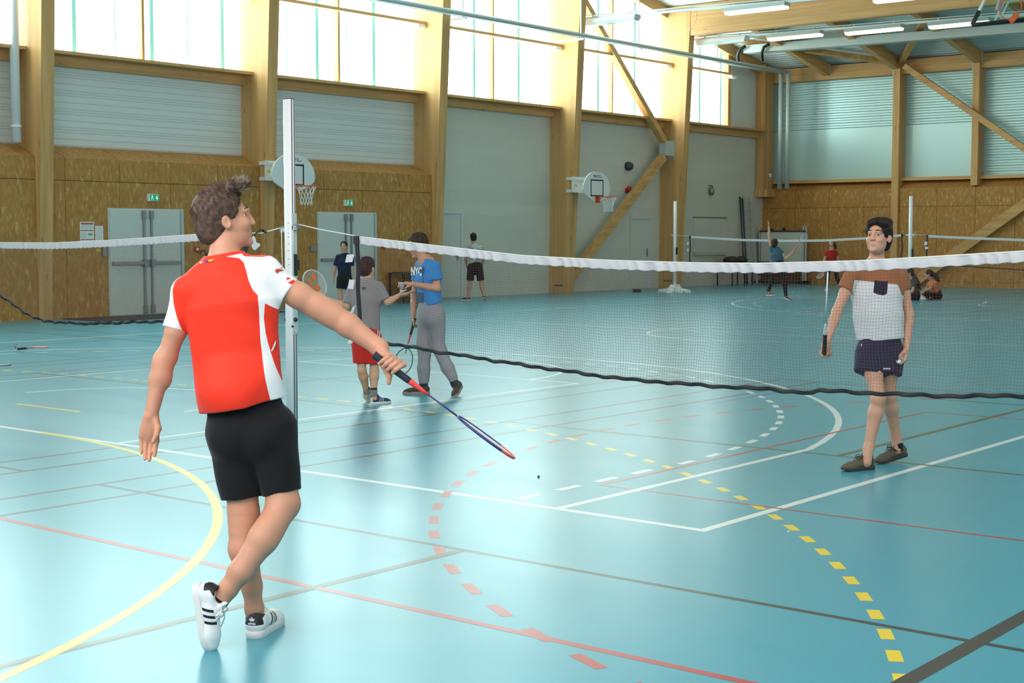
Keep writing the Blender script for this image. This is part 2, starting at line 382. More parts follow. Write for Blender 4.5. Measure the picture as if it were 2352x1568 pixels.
ce = MB(); y = 31.0; p = 0.2
ce.add([(XW - 0.3, YN - 0.3, roof(31)), (XR + 0.3, YN - 0.3, roof(31)), (XR + 0.3, 31, roof(31)), (XW - 0.3, 31, roof(31))], [(0, 1, 2, 3)])
while y < YF + 0.2:
    ys = [y, y + p * 0.15, y + p * 0.5, y + p * 0.65, y + p]; ds = [0, 0.045, 0.045, 0, 0]
    ce.add([(x, q, roof(q) - dd) for q, dd in zip(ys, ds) for x in (XW - 0.3, XR + 0.3)], [(2 * i, 2 * i + 1, 2 * i + 3, 2 * i + 2) for i in range(4)]); y += p
ce.add([(XW - 0.3, YN - 0.3, roof(31) + 0.25), (XR + 0.3, YN - 0.3, roof(31) + 0.25), (XR + 0.3, 31, roof(31) + 0.25), (XW - 0.3, 31, roof(31) + 0.25)], [(0, 1, 2, 3)])
ce.add([(XW - 0.3, 31, roof(31) + 0.25), (XR + 0.3, 31, roof(31) + 0.25), (XR + 0.3, YF + 0.3, roof(YF) + 0.2), (XW - 0.3, YF + 0.3, roof(YF) + 0.2)], [(0, 1, 2, 3)])
tag(ce.build('ceiling', M['deck']), kind='structure')
# ---- windows: translucent panels with timber mullions, bay by bay
JOINT = {3: [16.76, 18.58, 20.40], 4: [23.13, 24.95], 5: [28.58, 30.38], 6: [33.96, 35.78], 7: [39.36, 40.62]}
THIN = {3: [17.71, 19.50], 4: [22.24, 24.06, 25.88], 5: [27.71, 29.50, 31.31], 6: [34.92, 36.74], 7: []}
MULL = {3: 18.28, 4: 23.70, 5: 29.20, 6: 34.50}
for k in range(8):
    y0 = CY[k] + CT; y1 = CY[k + 1] if k < 7 else 40.85
    zt = roof(31) - 0.25 if k < 6 else None
    w = empty('window_%d' % (k + 1), (XW, y0, 5.05), kind='structure'); off = (XW, y0, 5.05)
    top = (lambda y: roof(y) - 0.3)
    b = MB(); b.add([(XW, y0, 5.05), (XW, y1, 5.05), (XW, y1, top(y1)), (XW, y0, top(y0))], [(0, 1, 2, 3)])
    b.build('pane', M['pane'], w, off)
    for j in JOINT.get(k, []):
        b = MB(); b.box(XW, XW + 0.03, j - 0.045, j + 0.045, 5.05, top(j)); b.build('panel_joint', M['pane_joint'], w, off)
    for j in THIN.get(k, []):
        b = MB(); b.box(XW, XW + 0.01, j - 0.010, j + 0.010, 5.05, top(j)); b.build('panel_joint', M['pane_joint'], w, off)
    if k in MULL:
        b = MB(); b.box(XW + 0.005, XW + 0.15, MULL[k] - 0.028, MULL[k] + 0.028, 5.05, top(MULL[k])); b.build('timber_mullion', M['woodz'], w, off)
    if k == 7:
        b = MB(); b.box(XW + 0.0, XW + 0.16, 40.85, 41.02, 5.0, top(41)); b.build('timber_mullion', M['woodz'], w, off)
tr = 0
for k in range(8):
    y0 = CY[k] + CT; y1 = CY[k + 1] if k < 7 else YF - 0.9; e = 0 if k == 7 else 0
    tr += 1
    b = MB(); b.box(XW, XW + 0.14, y0, y1, 4.79, 5.0); b.box(XW - 0.02, XW + 0.42, y0, y1 + (0.0), 4.99, 5.05)
    b.mi = 1; b.box(XW, XW + 0.02, y0, y1, 5.05, 5.085)
    tag(b.build('trim_%d' % tr, [M['woody'], M['dark_metal']]), kind='structure')
    if k >= 3 or k == 2:
        tr += 1; b = MB(); b.box(XW + 0.30, XW + 0.44, y0 - 0.0, min(y1, 40.9), 6.64, 6.71)
        b.mi = 1; b.box(XW + 0.30, XW + 0.44, min(y1, 40.9) - 0.28, min(y1, 40.9) - 0.02, 6.56, 6.64)
        tag(b.build('trim_%d' % tr, [M['woody'], M['white']]), kind='structure')
# sloping edge beam under the roof at the left wall's far end
tr += 1; b = MB(); b.bar((XW + 0.12, 37.5, roof(37.5) - 0.2), (XW + 0.12, YF, roof(YF) - 0.2), 0.22, 0.36); tag(b.build('trim_%d' % tr, M['woody']), kind='structure')
tr += 1; b = MB(); b.bar((XW + 0.12, 31.0, roof(31) - 0.2), (XW + 0.12, 37.5, roof(37.5) - 0.2), 0.22, 0.36); tag(b.build('trim_%d' % tr, M['woody']), kind='structure')
w = empty('window_9', (XR, YN, 5.05), kind='structure')  # added window strip, unseen, extra light from the right
for k in range(8):
    y0 = YN if k == 0 else CY[k]; y1 = CY[k + 1] if k < 7 else YF
    b = MB(); b.add([(XR + 0.1, y0 + 0.2, 5.05), (XR + 0.1, y0 + 0.2, 8.9), (XR + 0.1, y1, 8.9), (XR + 0.1, y1, 5.05)], [(0, 1, 2, 3)])
    b.build('pane', M['fill_r'], w, (XR, YN, 5.05))
    b = MB(); b.box(XR, XR + 0.2, y1 - 0.05, y1 + 0.25, 5.05, 8.9); b.build('timber_mullion', M['woodz'], w, (XR, YN, 5.05))
# ---- portal frames
names = {3: 'at the far left of the photo, beside the white downpipe', 4: 'behind the near net post, carrying a white fan-shaped backboard',
         5: 'beside the single door where a boy stands facing the wall', 6: 'between the painted block bays, carrying the farther backboard', 7: 'nearest the far wall, with a ring of bolts at its top'}
for k in range(2, 8):
    c = empty('glulam_column', (-24.2, CY[k], 0), label='tapering glulam timber column ' + names.get(k, 'just outside the left of the photo'), cat='column', group='glulam columns along the glazed wall')
    off = (-24.2, CY[k], 0); zt = roof(CY[k] + CT) - 0.02; zb = 7.47 if k == 7 else 8.55
    b = MB(); b.prism([(XW - 0.02, CY[k], 0), (xin(0), CY[k], 0), (xin(zt), CY[k], zt), (XW - 0.02, CY[k], zt)], (0, CT, 0)); b.build('post', M['woodz'], c, off)
    b = MB()
    for q in range(3): b.box(-24.42 + q * 0.1, -24.34 + q * 0.1, CY[k] - 0.006, CY[k] + 0.01, 0.2, 0.235)
    if k > 5: b.build('foot_bolt_plate', M['dark_metal'], c, off)
    if k == 7:
        b = MB(); ctr = at_y(1566, 38, CY[k]); 
        for q in range(28):
            t = 2 * math.pi * q / 28; p = (ctr[0] + 0.50 * math.cos(t), CY[k] - 0.008, ctr[2] + 0.50 * math.sin(t)); b.lathe([(0.018, 0), (0.018, 0.012)], 6, p, (0, 1, 0))
        b.build('bolt_ring', M['grey_metal'], c, off)
    if k >= 6:
        b = MB(); b.box(xin(8) + 0.0, XR, CY[k] + 0.01, CY[k] + CT - 0.01, zb, zt)
        tag(b.build('glulam_beam', M['woodx'], None, (xin(8), CY[k], zb)), 'deep glulam roof beam ' + ('running right from the column with the bolt ring' if k == 7 else 'above the top edge of the photo, on the second farthest column'), 'beam')
# far wall posts and beam
b = MB(); b.box(XW + 0.2, XR, YF - 0.42, YF - 0.02, 6.62, 7.06); tag(b.build('glulam_beam', M['woodx'], None, (XW, YF - 0.42, 6.62)), 'glulam beam across the top of the far wall', 'beam')
tr += 1; b = MB(); b.box(XW + 0.3, XR, YF - 0.34, YF - 0.05, 3.30, 3.40); tag(b.build('trim_%d' % tr, M['woodx']), kind='structure')
b = MB(); b.box(XW + 0.015, XW + 0.34, YF - 1.0, YF - 0.75, 3.0, roof(YF - 0.8) - .06); b.box(XW + 0.015, XW + 0.48, YF - 1.04, YF - 0.5, 2.86, 3.12); b.box(XW + 0.015, XW + 0.34, YF - 0.75, YF - 0.43, 3.05, 7.0)
tag(b.build('timber_post', M['woodz'], None, (XW, YF - 1, 3)), 'timber corner post where the glazed wall meets the far wall', 'post')
for x, w_, z0, lab in ((-19.98, 0.22, 0.0, 'tall timber post on the far wall where the roof braces meet'), (-17.42, 0.20, 3.1, 'slimmer timber post on the far wall, right of the tall one'), (-12.0, 0.22, 0.0, 'timber post on the far wall past the right edge')):
    b = MB(); b.box(x, x + w_, YF - 0.55, YF - 0.1, z0, 6.95); b.mi = 1
    b.box(x - 0.03, x, YF - 0.55, YF - 0.45, 6.5, 6.85)
    tag(b.build('timber_post', [M['woodz'], M['grey_metal']], None, (x, YF - 0.5, z0)), lab, 'post')
# braces
def brace(a, c, w_, h_, lab, m='woody', plate=None, up=(1, 0, 0)):
    b = MB(); b.bar(a, c, w_, h_, up); tag(b.build('timber_brace', M[m], None, tuple(a)), lab, 'brace')
brace((-24.2, 32.45, 8.25), (-24.2, 36.75, 4.38), 0.17, 0.2, 'upper diagonal timber brace crossing the window between the last two columns')
brace((-24.2, 36.75, 3.92), (-24.2, 31.92, 0.20), 0.22, 0.2, 'lower diagonal timber brace on the white wall, below the metal bracket')
b = MB(); b.box(-24.32, -24.08, 36.72, CY[7] - 0.005, 3.95, 4.38); b.box(-24.34, -24.06, CY[7] - 0.02, CY[7] - 0.004, 3.9, 4.42); tag(b.build('brace_bracket', M['galv'], None, (-24.2, 36.8, 3.95)), 'grey metal bracket joining two diagonal braces to the last column', 'bracket')
p0 = at_y(2078, 152, 43.25); p1 = at_y(2400, 373, 43.25); brace(p0, p1, 0.18, 0.16, 'upper diagonal timber brace falling to the right across the far wall panels', 'woodx', up=(0, 1, 0))
p0 = at_y(2105, 645, 43.3); p1 = at_y(2400, 436, 43.3); brace(p0, p1, 0.30, 0.16, 'lower diagonal timber brace rising to the right on the far strand board', 'woodx', up=(0, 1, 0))
# end-bay joists under the sloping deck and wind braces
for x, lab in ((-22.35, 'first sloping timber joist from the corner, over the vertical grey pipes'), (-19.9, 'sloping timber joist meeting the tall far-wall post'), (-17.3, 'sloping timber joist above the slimmer far-wall post'), (-14.6, 'sloping timber joist at the far right under the roof')):
    b = MB(); b.bar((x, YF - 0.3, roof(YF - 0.3) - 0.26), (x, CY[7] + CT, roof(CY[7] + CT) - 0.26), 0.2, 0.36); b.mi = 1
    b.box(x - 0.13, x + 0.13, YF - 0.45, YF - 0.38, 6.78, 7.1)
    tag(b.build('timber_joist', [M['woody'], M['galv']], None, (x, YF, roof(YF))), lab, 'joist')
n0 = Vector((-19.8, YF - 0.45, 6.95))
for e_, lab in (((-23.6, 40.2, 7.62), 'thin timber wind brace running left under the sloping roof'), ((-17.0, 39.2, 7.85), 'thin timber wind brace running right under the sloping roof')):
    brace(n0, e_, 0.14, 0.18, lab, 'woodx')
# ---- lighting rails and lamps
def railrow(y, xl, zl, xr_, zr, lab, lamps, grp):
    b = MB(); b.bar((xl, y, zl), (xr_, y, zr), 0.07, 0.06); b.bar((xl, y, zl + 0.07), (xr_, y, zr + 0.07), 0.14, 0.02)
    tag(b.build('lighting_rail', M['galv'], None, (xl, y, zl)), lab, 'rail')
    for (x0, x1, on, l2) in lamps:
        f = lambda x: zl + (zr - zl) * (x - xl) / (xr_ - xl)
        xm = (x0 + x1) / 2; e = empty('ceiling_light', (xm, y, f(xm)), label=l2, cat='lamp', group=grp); off = (xm, y, f(xm)); z = f(xm)
        hb = MB(); hb.prism([(x0, y - 0.16, z - 0.12), (x0, y + 0.16, z - 0.12), (x0, y + 0.13, z - 0.02), (x0, y - 0.13, z - 0.02)], (x1 - x0, 0, 0))
        hb.build('housing', M['white'] if not on else M['galv'], e, off)
        d = MB(); d.prism([(x0 + 0.03, y - 0.14, z - 0.12), (x0 + 0.03, y - 0.11, z - 0.185), (x0 + 0.03, y + 0.11, z - 0.185), (x0 + 0.03, y + 0.14, z - 0.12)], (x1 - x0 - 0.06, 0, 0))
        d.build('diffuser', M['lamp'] if on else M['lamp_off'], e, off)
        for q in range(2): s = MB(); s.bar((x0 + 0.25 + q * (x1 - x0 - 0.5), y, z - 0.02), (x0 + 0.25 + q * (x1 - x0 - 0.5), y, z + 0.08), 0.03, 0.03); s.build('hanger', M['galv'], e, off)
XA = lambda u, v, y: float(at_y(u, v, y)[0])
railrow(32.3, -23.9, 7.43, -12.0, 7.12, 'grey lighting rail crossing in front of the bolt ring', [
    (XA(1345, 45, 32.3), XA(1465, 40, 32.3), False, 'unlit lamp under the nearer rail, in front of the window'),
    (XA(1668, 15, 32.3), XA(1808, 8, 32.3), True, 'lit lamp at the top edge, just under the deep beam'),
    (-15.4, -13.6, True, 'lit lamp of the nearer rail past the top edge')], 'lamps on the two lighting rails')
railrow(37.75, -23.75, 7.42, -13.0, 7.22, 'grey lighting rail below the deep beam', [
    (XA(1603, 97, 37.75), XA(1716, 92, 37.75), False, 'unlit lamp at the left end of the farther rail, by the window'),
    (XA(1765, 88, 37.75), XA(1888, 80, 37.75), True, 'leftmost lit lamp on the farther rail'),
    (XA(1943, 72, 37.75), XA(2073, 63, 37.75), True, 'middle lit lamp on the farther rail'),
    (XA(2135, 52, 37.75), XA(2275, 45, 37.75), True, 'lit lamp seen through the raised glass backboard')], 'lamps on the two lighting rails')
b = MB(); b.bar((-23.6, 40.5, 7.38), (-10, 40.5, 7.20), 0.35, 0.24); tag(b.build('air_duct', M['galv'], None, (-23.6, 40.5, 7.4)), 'wide grey duct under the roof behind the farther lamps', 'duct')
# ---- duct pipe along the glazed wall
pp = empty('heating_pipe', (-23.45, 42.6, 0), label='long grey pipe running along the windows and down the far corner in two risers', cat='pipe'); off = (-23.45, 42.6, 0)
b = MB(); b.smooth = True; b.tube([(-23.45, 14, 6.90), (-23.45, 42.65, 6.86)], 0.075, 10); b.tube([(-23.27, 14, 6.87), (-23.27, 42.6, 6.83)], 0.06, 10); b.build('overhead_run', M['galv'], pp, off)
for x in (-23.52, -23.25):
    b = MB(); b.smooth = True; b.tube([(x, 42.6, 6.92), (x, 42.6, 3.1)], 0.075, 10); b.build('riser', M['galv'], pp, off)
for yb in (22.3, 26.75, 31.5, 34.2, 38.4):
    b = MB(); b.box(-24.3, -23.25, yb - 0.03, yb + 0.03, 6.74, 6.78); b.bar((-23.36, yb, 6.76), (-23.36, yb, roof(yb) - 0.1), 0.03, 0.03); b.build('support_bracket', M['white'], pp, off)
for x in (-23.75, -22.9):
    b = MB(); b.smooth = True; z0 = 6.95
    b.tube([(x, 40.3, z0), (x, 40.25, z0 + 0.25), (x + 0.1, 40.2, z0 + 0.42), (x + 0.3, 40.2, z0 + 0.5)], 0.05, 8)
    b.build('flexible_hose', M['black'], pp, off)
# downpipe left
p = at_x(34, 150, -24.2); b = MB(); b.smooth = True; b.tube([(-24.2, p[1], 3.28), (-24.2, p[1], 10)], 0.085, 12); 
for z in (3.55, 6.2, 8.6): b.tube([(-24.2, p[1], z), (-24.2, p[1], z + 0.04)], 0.097, 12)
tag(b.build('downpipe', M['white'], None, (-24.2, p[1], 3.28)), 'white downpipe beside the leftmost column', 'pipe')
# ---- doors
def ddoor(n, y0, y1):
    d = empty('door_%d' % n, (-24.0, (y0 + y1) / 2, 0), kind='structure'); off = (-24.0, (y0 + y1) / 2, 0); x = -24.0; ym = y0 + (y1 - y0) * 0.5
    b = MB(); b.box(x - 0.02, x + 0.012, y0, y1, 0, 2.10); b.build('frame', M['door_frame'], d, off)
    for a, c in ((y0 + 0.02, ym - 0.035), (ym + 0.035, y1 - 0.1)):
        b = MB(); b.box(x, x + 0.03, a, c, 0.02, 2.07); lf = b.build('leaf', M['door_paint'], d, off)
    b = MB(); b.box(x, x + 0.034, ym - 0.03, ym + 0.03, 0.02, 2.07); b.build('centre_stile', M['door_paint'], d, off)
    for s in (-1, 1):
        yy = ym + s * 0.09
        b = MB(); b.box(x + 0.03, x + 0.06, yy - 0.02, yy + 0.02, 0.06, 2.05); b.box(x + 0.03, x + 0.08, yy - 0.04, yy + 0.04, 1.9, 2.06); b.box(x + 0.03, x + 0.08, yy - 0.04, yy + 0.04, 0.04, 0.2); b.build('bolt_rod', M['grey_metal'], d, off)
        e = y0 + 0.05 if s < 0 else y1 - 0.14
        b = MB(); b.box(x + 0.06, x + 0.11, min(yy, e), max(yy, e), 1.0, 1.06); b.box(x + 0.03, x + 0.12, yy - 0.05, yy + 0.05, 0.96, 1.1); b.build('panic_bar', M['grey_metal'], d, off)
    b = MB(); b.box(x + 0.012, x + 0.05, y1 - 0.08, y1 - 0.02, 0.02, 2.08); b.build('hinge_jamb', M['galv'], d, off)
ddoor(1, 17.03, 18.84); ddoor(2, 22.54, 24.40)
def sdoor(n, y0, y1, z1, handle_left):
    d = empty('door_%d' % n, (XW, (y0 + y1) / 2, 0), kind='structure'); off = (XW, (y0 + y1) / 2, 0); x = XW
    b = MB(); b.box(x, x + 0.05, y0 - 0.07, y0, 0, z1 + 0.07); b.box(x, x + 0.05, y1, y1 + 0.1, 0, z1 + 0.07); b.box(x, x + 0.05, y0, y1, z1, z1 + 0.07); b.build('frame', M['door_frame'], d, off)
    b = MB(); b.box(x, x + 0.02, y0, y1, 0.01, z1); b.build('leaf', M['door_paint'], d, off)
    yy = y1 - 0.12; b = MB(); b.box(x + 0.02, x + 0.03, yy - 0.03, yy + 0.03, 0.95, 1.2); b.tube([(x + 0.03, yy, 1.05), (x + 0.07, yy, 1.05), (x + 0.07, yy - 0.11, 1.05)], 0.01, 6); b.build('handle', M['grey_metal'], d, off)
sdoor(3, 27.3, 28.04, 2.13, False); sdoor(4, 35.68, 36.62, 2.08, True)
# ================================================================== fixtures on the walls
def textmesh(s, size, extrude=0.001, shear=0.0, bold=0.0):
    cu = bpy.data.curves.new('t', 'FONT'); cu.body = s; cu.size = size; cu.extrude = extrude; cu.shear = shear; cu.align_x = 'CENTER'; cu.align_y = 'CENTER'; cu.offset = bold; cu.resolution_u = 4
    o = bpy.data.objects.new('t', cu); C.objects.link(o); dg = bpy.context.evaluated_depsgraph_get()
    me = bpy.data.meshes.new_from_object(o.evaluated_get(dg)); bpy.data.objects.remove(o); bpy.data.curves.remove(cu); return me
def put_text(name, s, size, mw, m, parent, off, **kw):
    me = textmesh(s, size, **kw); me.transform(mw); return link(name, me, m, parent, off)
def frame_x(org, right=(0, 1, 0), up=(0, 0, 1)):
    """matrix taking text x->right, y->up at org"""
    r = Vector(right).normalized(); u = Vector(up).normalized(); n = r.cross(u); mtx = Matrix((r, u, n)).transposed().to_4x4(); mtx.translation = Vector(org); return mtx
for k, (y0, y1, z0, z1, lab) in enumerate(((17.96, 18.22, 2.25, 2.39, 'green exit sign above the double door left of the boy in red'), (23.36, 23.62, 2.24, 2.38, 'green exit sign above the double door behind the net'))):
    e = empty('exit_sign', (-24, (y0 + y1) / 2, z0), label=lab, cat='sign', group='lit exit signs'); off = (-24, (y0 + y1) / 2, z0)
    b = MB(); b.box(-24, -23.95, y0, y1, z0, z1); b.build('housing', M['white'], e, off)
    b = MB(); b.box(-23.95, -23.945, y0 + 0.035, y1 - 0.005, z0 + 0.008, z1 - 0.008); b.build('panel', M['exit'], e, off)
    b = MB(); x = -23.944; yc = y0 + 0.085; zc = (z0 + z1) / 2
    for p in (((0, .055), (.012, .055), (.012, .04), (0, .04)), ((-.012, .035), (.014, .035), (.008, -.005), (-.012, -.005)), ((-.012, -.005), (.0, -.005), (-.02, -.05), (-.032, -.048)), ((.0, -.005), (.01, -.005), (.03, -.03), (.02, -.04)), ((.012, .03), (.035, .01), (.03, .003), (.008, .02))):
        b.add([(x, yc + p_[0], zc + p_[1]) for p_ in p], [(0, 1, 2, 3)])
    b.build('pictogram', M['exit_w'], e, off); b = MB(); yc = y1 - 0.06
    for p in (((-.012, .04), (.012, .04), (.012, 0), (-.012, 0)), ((-.035, 0), (.035, 0), (.0, -.045), (0, -.045))):
        b.add([(x, yc + p_[0], zc + p_[1]) for p_ in p], [(0, 1, 2, 3)])
    b.build('pictogram', M['exit_w'], e, off)
def poster(y0, y1, z0, z1, lab, full):
    e = empty('wall_notice', (-24, (y0 + y1) / 2, z0), label=lab, cat='poster'); off = (-24, (y0 + y1) / 2, z0)
    b = MB(); b.box(-24, -23.994, y0, y1, z0, z1); b.build('sheet', M['paper'], e, off)
    w = y1 - y0; h = z1 - z0; b = MB(); x = -23.993
    def rect(a, c, d, f, mi): b.mi = mi; b.add([(x, y0 + a * w, z0 + d * h), (x, y0 + c * w, z0 + d * h), (x, y0 + c * w, z0 + f * h), (x, y0 + a * w, z0 + f * h)], [(0, 1, 2, 3)])
    if full:
        rect(.06, .94, .86, .95, 0); rect(.04, .96, .53, .58, 0); rect(.04, .96, .06, .11, 0); rect(.58, .9, .3, .42, 1)
        for q in range(4): rect(.08, .9, .64 + q * .05, .655 + q * .05, 2)
        for q in range(5): rect(.08, .5, .18 + q * .06, .195 + q * .06, 2)
    else:
        rect(.03, .97, .955, 1.0, 0)
        for q in range(9): rect(.1, .85, .1 + q * .09, .115 + q * .09, 2)
        rect(.05, .97, .0, .05, 0)
    b.build('print', [M['paper_red'], M['paper_green'], M['paper_grey']], e, off)
poster(16.40, 16.71, 1.46, 1.83, 'larger white notice with red bands beside the left double door', True)
poster(16.74, 16.92, 1.46, 1.77, 'smaller white notice with a red top edge beside the door', False)
def wallbox(name, y0, y1, z0, z1, m, lab, cat, x=-24.0, d=0.05, ex=None):
    b = MB(); b.box(x, x + d, y0, y1, z0, z1)
    if ex: b.mi = 1; ym = (y0 + y1) / 2; zm = (z0 + z1) / 2; b.box(x + d, x + d + 0.01, ym - (y1 - y0) * .25, ym + (y1 - y0) * .25, zm - (z1 - z0) * .25, zm + (z1 - z0) * .25)
    tag(b.build(name, [m, ex or m], None, (x, (y0 + y1) / 2, z0), bevel=0.006), lab, cat)
wallbox('switch_box', 16.88, 16.97, 1.16, 1.34, M['grey_metal'], 'small grey switch box under the notices', 'box')
wallbox('warning_sticker', 16.76, 16.86, 1.26, 1.31, M['yellow'], 'small orange sticker left of the grey switch box', 'sticker', d=0.004)
wallbox('fire_alarm_button', 19.10, 19.21, 1.24, 1.34, M['red'], 'red fire alarm button right of the left double door', 'alarm', ex=M['white'])
wallbox('fire_alarm_button', 24.58, 24.70, 1.27, 1.38, M['red'], 'red fire alarm button right of the second double door', 'alarm', ex=M['white'])
wallbox('door_closer_box', 22.31, 22.46, 1.22, 1.35, M['grey_metal'], 'small grey box left of the second double door', 'box')
b = MB(); b.smooth = True; b.tube([(-23.97, 19.24, 1.2), (-23.9, 19.22, 1.26), (-23.88, 19.28, 1.27), (-23.9, 19.34, 1.2), (-23.94, 19.33, 1.0), (-23.95, 19.3, 0.9)], 0.012, 6); tag(b.build('hanging_strap', M['black'], None, (-23.9, 19.3, 0.9)), 'dark strap hanging on the strand board behind the boy in red', 'strap')
b = MB(); b.box(-23.9, -22.6, 15.9, 20.4, 0.001, 0.012); tag(b.build('entrance_mat', mat('entrance_mat', (0.045, 0.038, 0.035), 0.9), None, (-23.2, 18, 0)), 'dark entrance mat on the floor before the left double door', 'mat')
b = MB(); b.smooth = True; o_ = (XW, 35.46, 3.60); b.lathe([(0.13, 0), (0.13, 0.08), (0.10, 0.16), (0.05, 0.18), (0, 0.18)], 16, o_, (1, 0, 0)); tag(b.build('wall_speaker', M['dark_metal'], None, o_), 'dark round speaker high on the white wall above the red bell', 'speaker')
b = MB(); b.smooth = True; o_ = (XW, 35.48, 2.94); b.box(XW, XW + 0.04, 35.36, 35.46, 2.82, 2.96); b.lathe([(0.05, 0), (0.09, 0.05), (0.08, 0.1), (0, 0.12)], 14, o_, (1, 0, 0)); tag(b.build('alarm_bell', M['red'], None, o_), 'small red alarm bell on the white wall', 'alarm')
e = empty('wall_speaker', (XW, 40.02, 3.0), label='round grey speaker with a bracket right of the last column', cat='speaker'); off = (XW, 40.02, 3.0)
b = MB(); b.smooth = True; b.lathe([(0.13, 0.06), (0.13, 0.12), (0.08, 0.16), (0, 0.17)], 16, (XW, 40.02, 2.98), (1, 0.3, 0)); b.build('cone', M['grey_metal'], e, off)
b = MB(); b.tube([(XW, 40.02, 3.16), (XW + 0.1, 40.02, 3.16), (XW + 0.12, 40.02, 3.0)], 0.02, 6); b.build('bracket', M['dark_metal'], e, off)
# flush hatch board
e = empty('notice_board', (XW, 40.1, 0.96), label='flat white board with a grey ledge on the white wall right of the last column', cat='board'); off = (XW, 40.1, 0.96)
b = MB(); b.box(XW, XW + 0.02, 39.09, 41.05, 1.04, 2.14); b.build('panel', M['door_paint'], e, off)
b = MB(); b.box(XW, XW + 0.03, 39.06, 41.08, 2.13, 2.17); b.build('top_edge', M['grey_metal'], e, off)
b = MB(); b.box(XW, XW + 0.08, 39.09, 41.05, 0.96, 1.05); b.build('ledge', M['galv'], e, off)
# ladder and poles in the corner
e = empty('ladder', (XW + 0.25, 42.4, 0), label='grey aluminium ladder leaning in the far left corner', cat='ladder'); off = (XW + 0.25, 42.4, 0)
for yy in (42.12, 42.50):
    b = MB(); b.bar((XW + 0.35, yy, 0), (XW + 0.08, yy, 2.85), 0.03, 0.08); b.build('rail', M['galv'], e, off)
for q in range(10):
    z = 0.25 + q * 0.27; x = XW + 0.35 - 0.27 * z / 2.85; b = MB(); b.tube([(x, 42.12, z), (x, 42.50, z)], 0.016, 6); b.build('rung', M['galv'], e, off)
for q, yy in enumerate((41.80, 41.95)):
    b = MB(); b.smooth = True; b.tube([(XW + 0.3, yy, 0), (XW + 0.06, yy + 0.03, 2.85 - q * 0.05)], 0.028, 8); b.mi = 1; b.tube([(XW + 0.3, yy, 0), (XW + 0.30, yy, 0.05)], 0.035, 8)
    tag(b.build('goal_pole', [M['dark_metal'], M['black']], None, (XW + 0.3, yy, 0)), ('left' if q == 0 else 'right') + ' one of two dark poles leaning beside the ladder', 'pole', 'dark poles beside the ladder')
# wheeled whiteboard
yb = 42.95; xa, xb = XA(1744, 600, yb), XA(1850, 600, yb); e = empty('whiteboard', ((xa + xb) / 2, yb, 0), label='large wheeled whiteboard before the far strand board', cat='whiteboard'); off = ((xa + xb) / 2, yb, 0)
b = MB(); b.box(xa + 0.05, xb - 0.1, yb, yb + 0.03, 0.66, 1.70); b.build('panel', M['door_paint'], e, off)
b = MB(); b.box(xa, xb, yb - 0.02, yb + 0.05, 1.70, 1.75); b.build('edge_strip', M['dark_metal'], e, off); b = MB(); b.box(xa, xb, yb - 0.05, yb + 0.05, 0.60, 0.66); b.build('edge_strip', M['dark_metal'], e, off)
for x in (xa, xb - 0.09, xb):
    b = MB(); b.bar((x, yb + 0.02, 0.08), (x, yb + 0.02, 1.9), 0.05, 0.05); b.build('upright', M['galv'], e, off)
    b = MB(); b.bar((x, yb - 0.3, 0.09), (x, yb + 0.3, 0.09), 0.06, 0.05); 
    for s in (-0.27, 0.27): b.lathe([(0.045, -0.02), (0.045, 0.02)], 10, (x, yb + s, 0.046), (1, 0, 0))
    b.build('castor_foot', M['black'], e, off)
b = MB(); b.box(xa + 0.3, xa + 0.5, yb - 0.01, yb + 0.03, 1.75, 1.80); b.build('clip', M['black'], e, off); b = MB(); b.box(xa + 0.85, xa + 0.95, yb - 0.01, yb + 0.03, 1.75, 1.83); b.build('clip', M['black'], e, off)
b = MB(); b.tube([(xa + 0.1, yb - 0.25, 0.3), (xa + 0.1, yb - 0.25, 0.72), (xa + 0.5, yb - 0.25, 0.72), (xa + 0.5, yb - 0.25, 0.3)], 0.02, 6); b.tube([(xa + 0.1, yb - 0.25, 0.3), (xa + 0.1, yb, 0.3)], 0.02, 6); b.tube([(xa + 0.5, yb - 0.25, 0.3), (xa + 0.5, yb, 0.3)], 0.02, 6); b.build('shelf_bracket', M['dark_metal'], e, off)
b = MB(); b.box(xa + 0.1, xb - 0.15, yb + 0.1, yb + 0.4, 0.02, 0.5); tag(b.build('wooden_chest', mat('dark_wood', (0.10, 0.05, 0.02), 0.6), None, (xa + .7, yb + 0.25, 0.02), bevel=0.01), 'dark brown wooden chest on the floor behind the whiteboard', 'chest')
# dark tables
def table(name, c, rz, w, d, h, lab, panel):
    e = empty(name, c, rz, label=lab, cat='table'); 
    b = MB(); b.box(-w / 2, w / 2, -d / 2, d / 2, h - 0.04, h); b.build('top', M['dark_metal'], e)
    for sx in (-1, 1):
        for sy in (-1, 1):
            b = MB(); b.box(sx * (w / 2 - 0.03) - 0.018, sx * (w / 2 - 0.03) + 0.018, sy * (d / 2 - 0.03) - 0.018, sy * (d / 2 - 0.03) + 0.018, 0, h - 0.04); b.build('leg', M['black'], e)
    if panel:
        b = MB(); b.box(-w / 2 + 0.03, w / 2 - 0.03, -d / 2 + 0.02, -d / 2 + 0.04, h * 0.2, h - 0.14); b.build('modesty_panel', mat('brown_board', (0.10, 0.055, 0.022), 0.6), e)
        b = MB(); b.box(-w / 2 + 0.02, w / 2 - 0.02, -d / 2 + 0.015, -d / 2 + 0.045, h - 0.16, h - 0.14); b.box(-0.02, 0.02, -d / 2 + 0.0, -d / 2 + 0.02, h * 0.1, h - 0.05); b.build('crossbar', M['black'], e)
    return e
table('school_desk', (-23.66, 25.35, 0), R(90), 1.30, 0.5, 0.72, 'dark desk with a brown front against the strand board behind the net', True)
table('folding_table', (-24.15, 40.9, 0), R(90), 1.3, 0.6, 0.72, 'dark folding table against the white wall near the ladder', False)
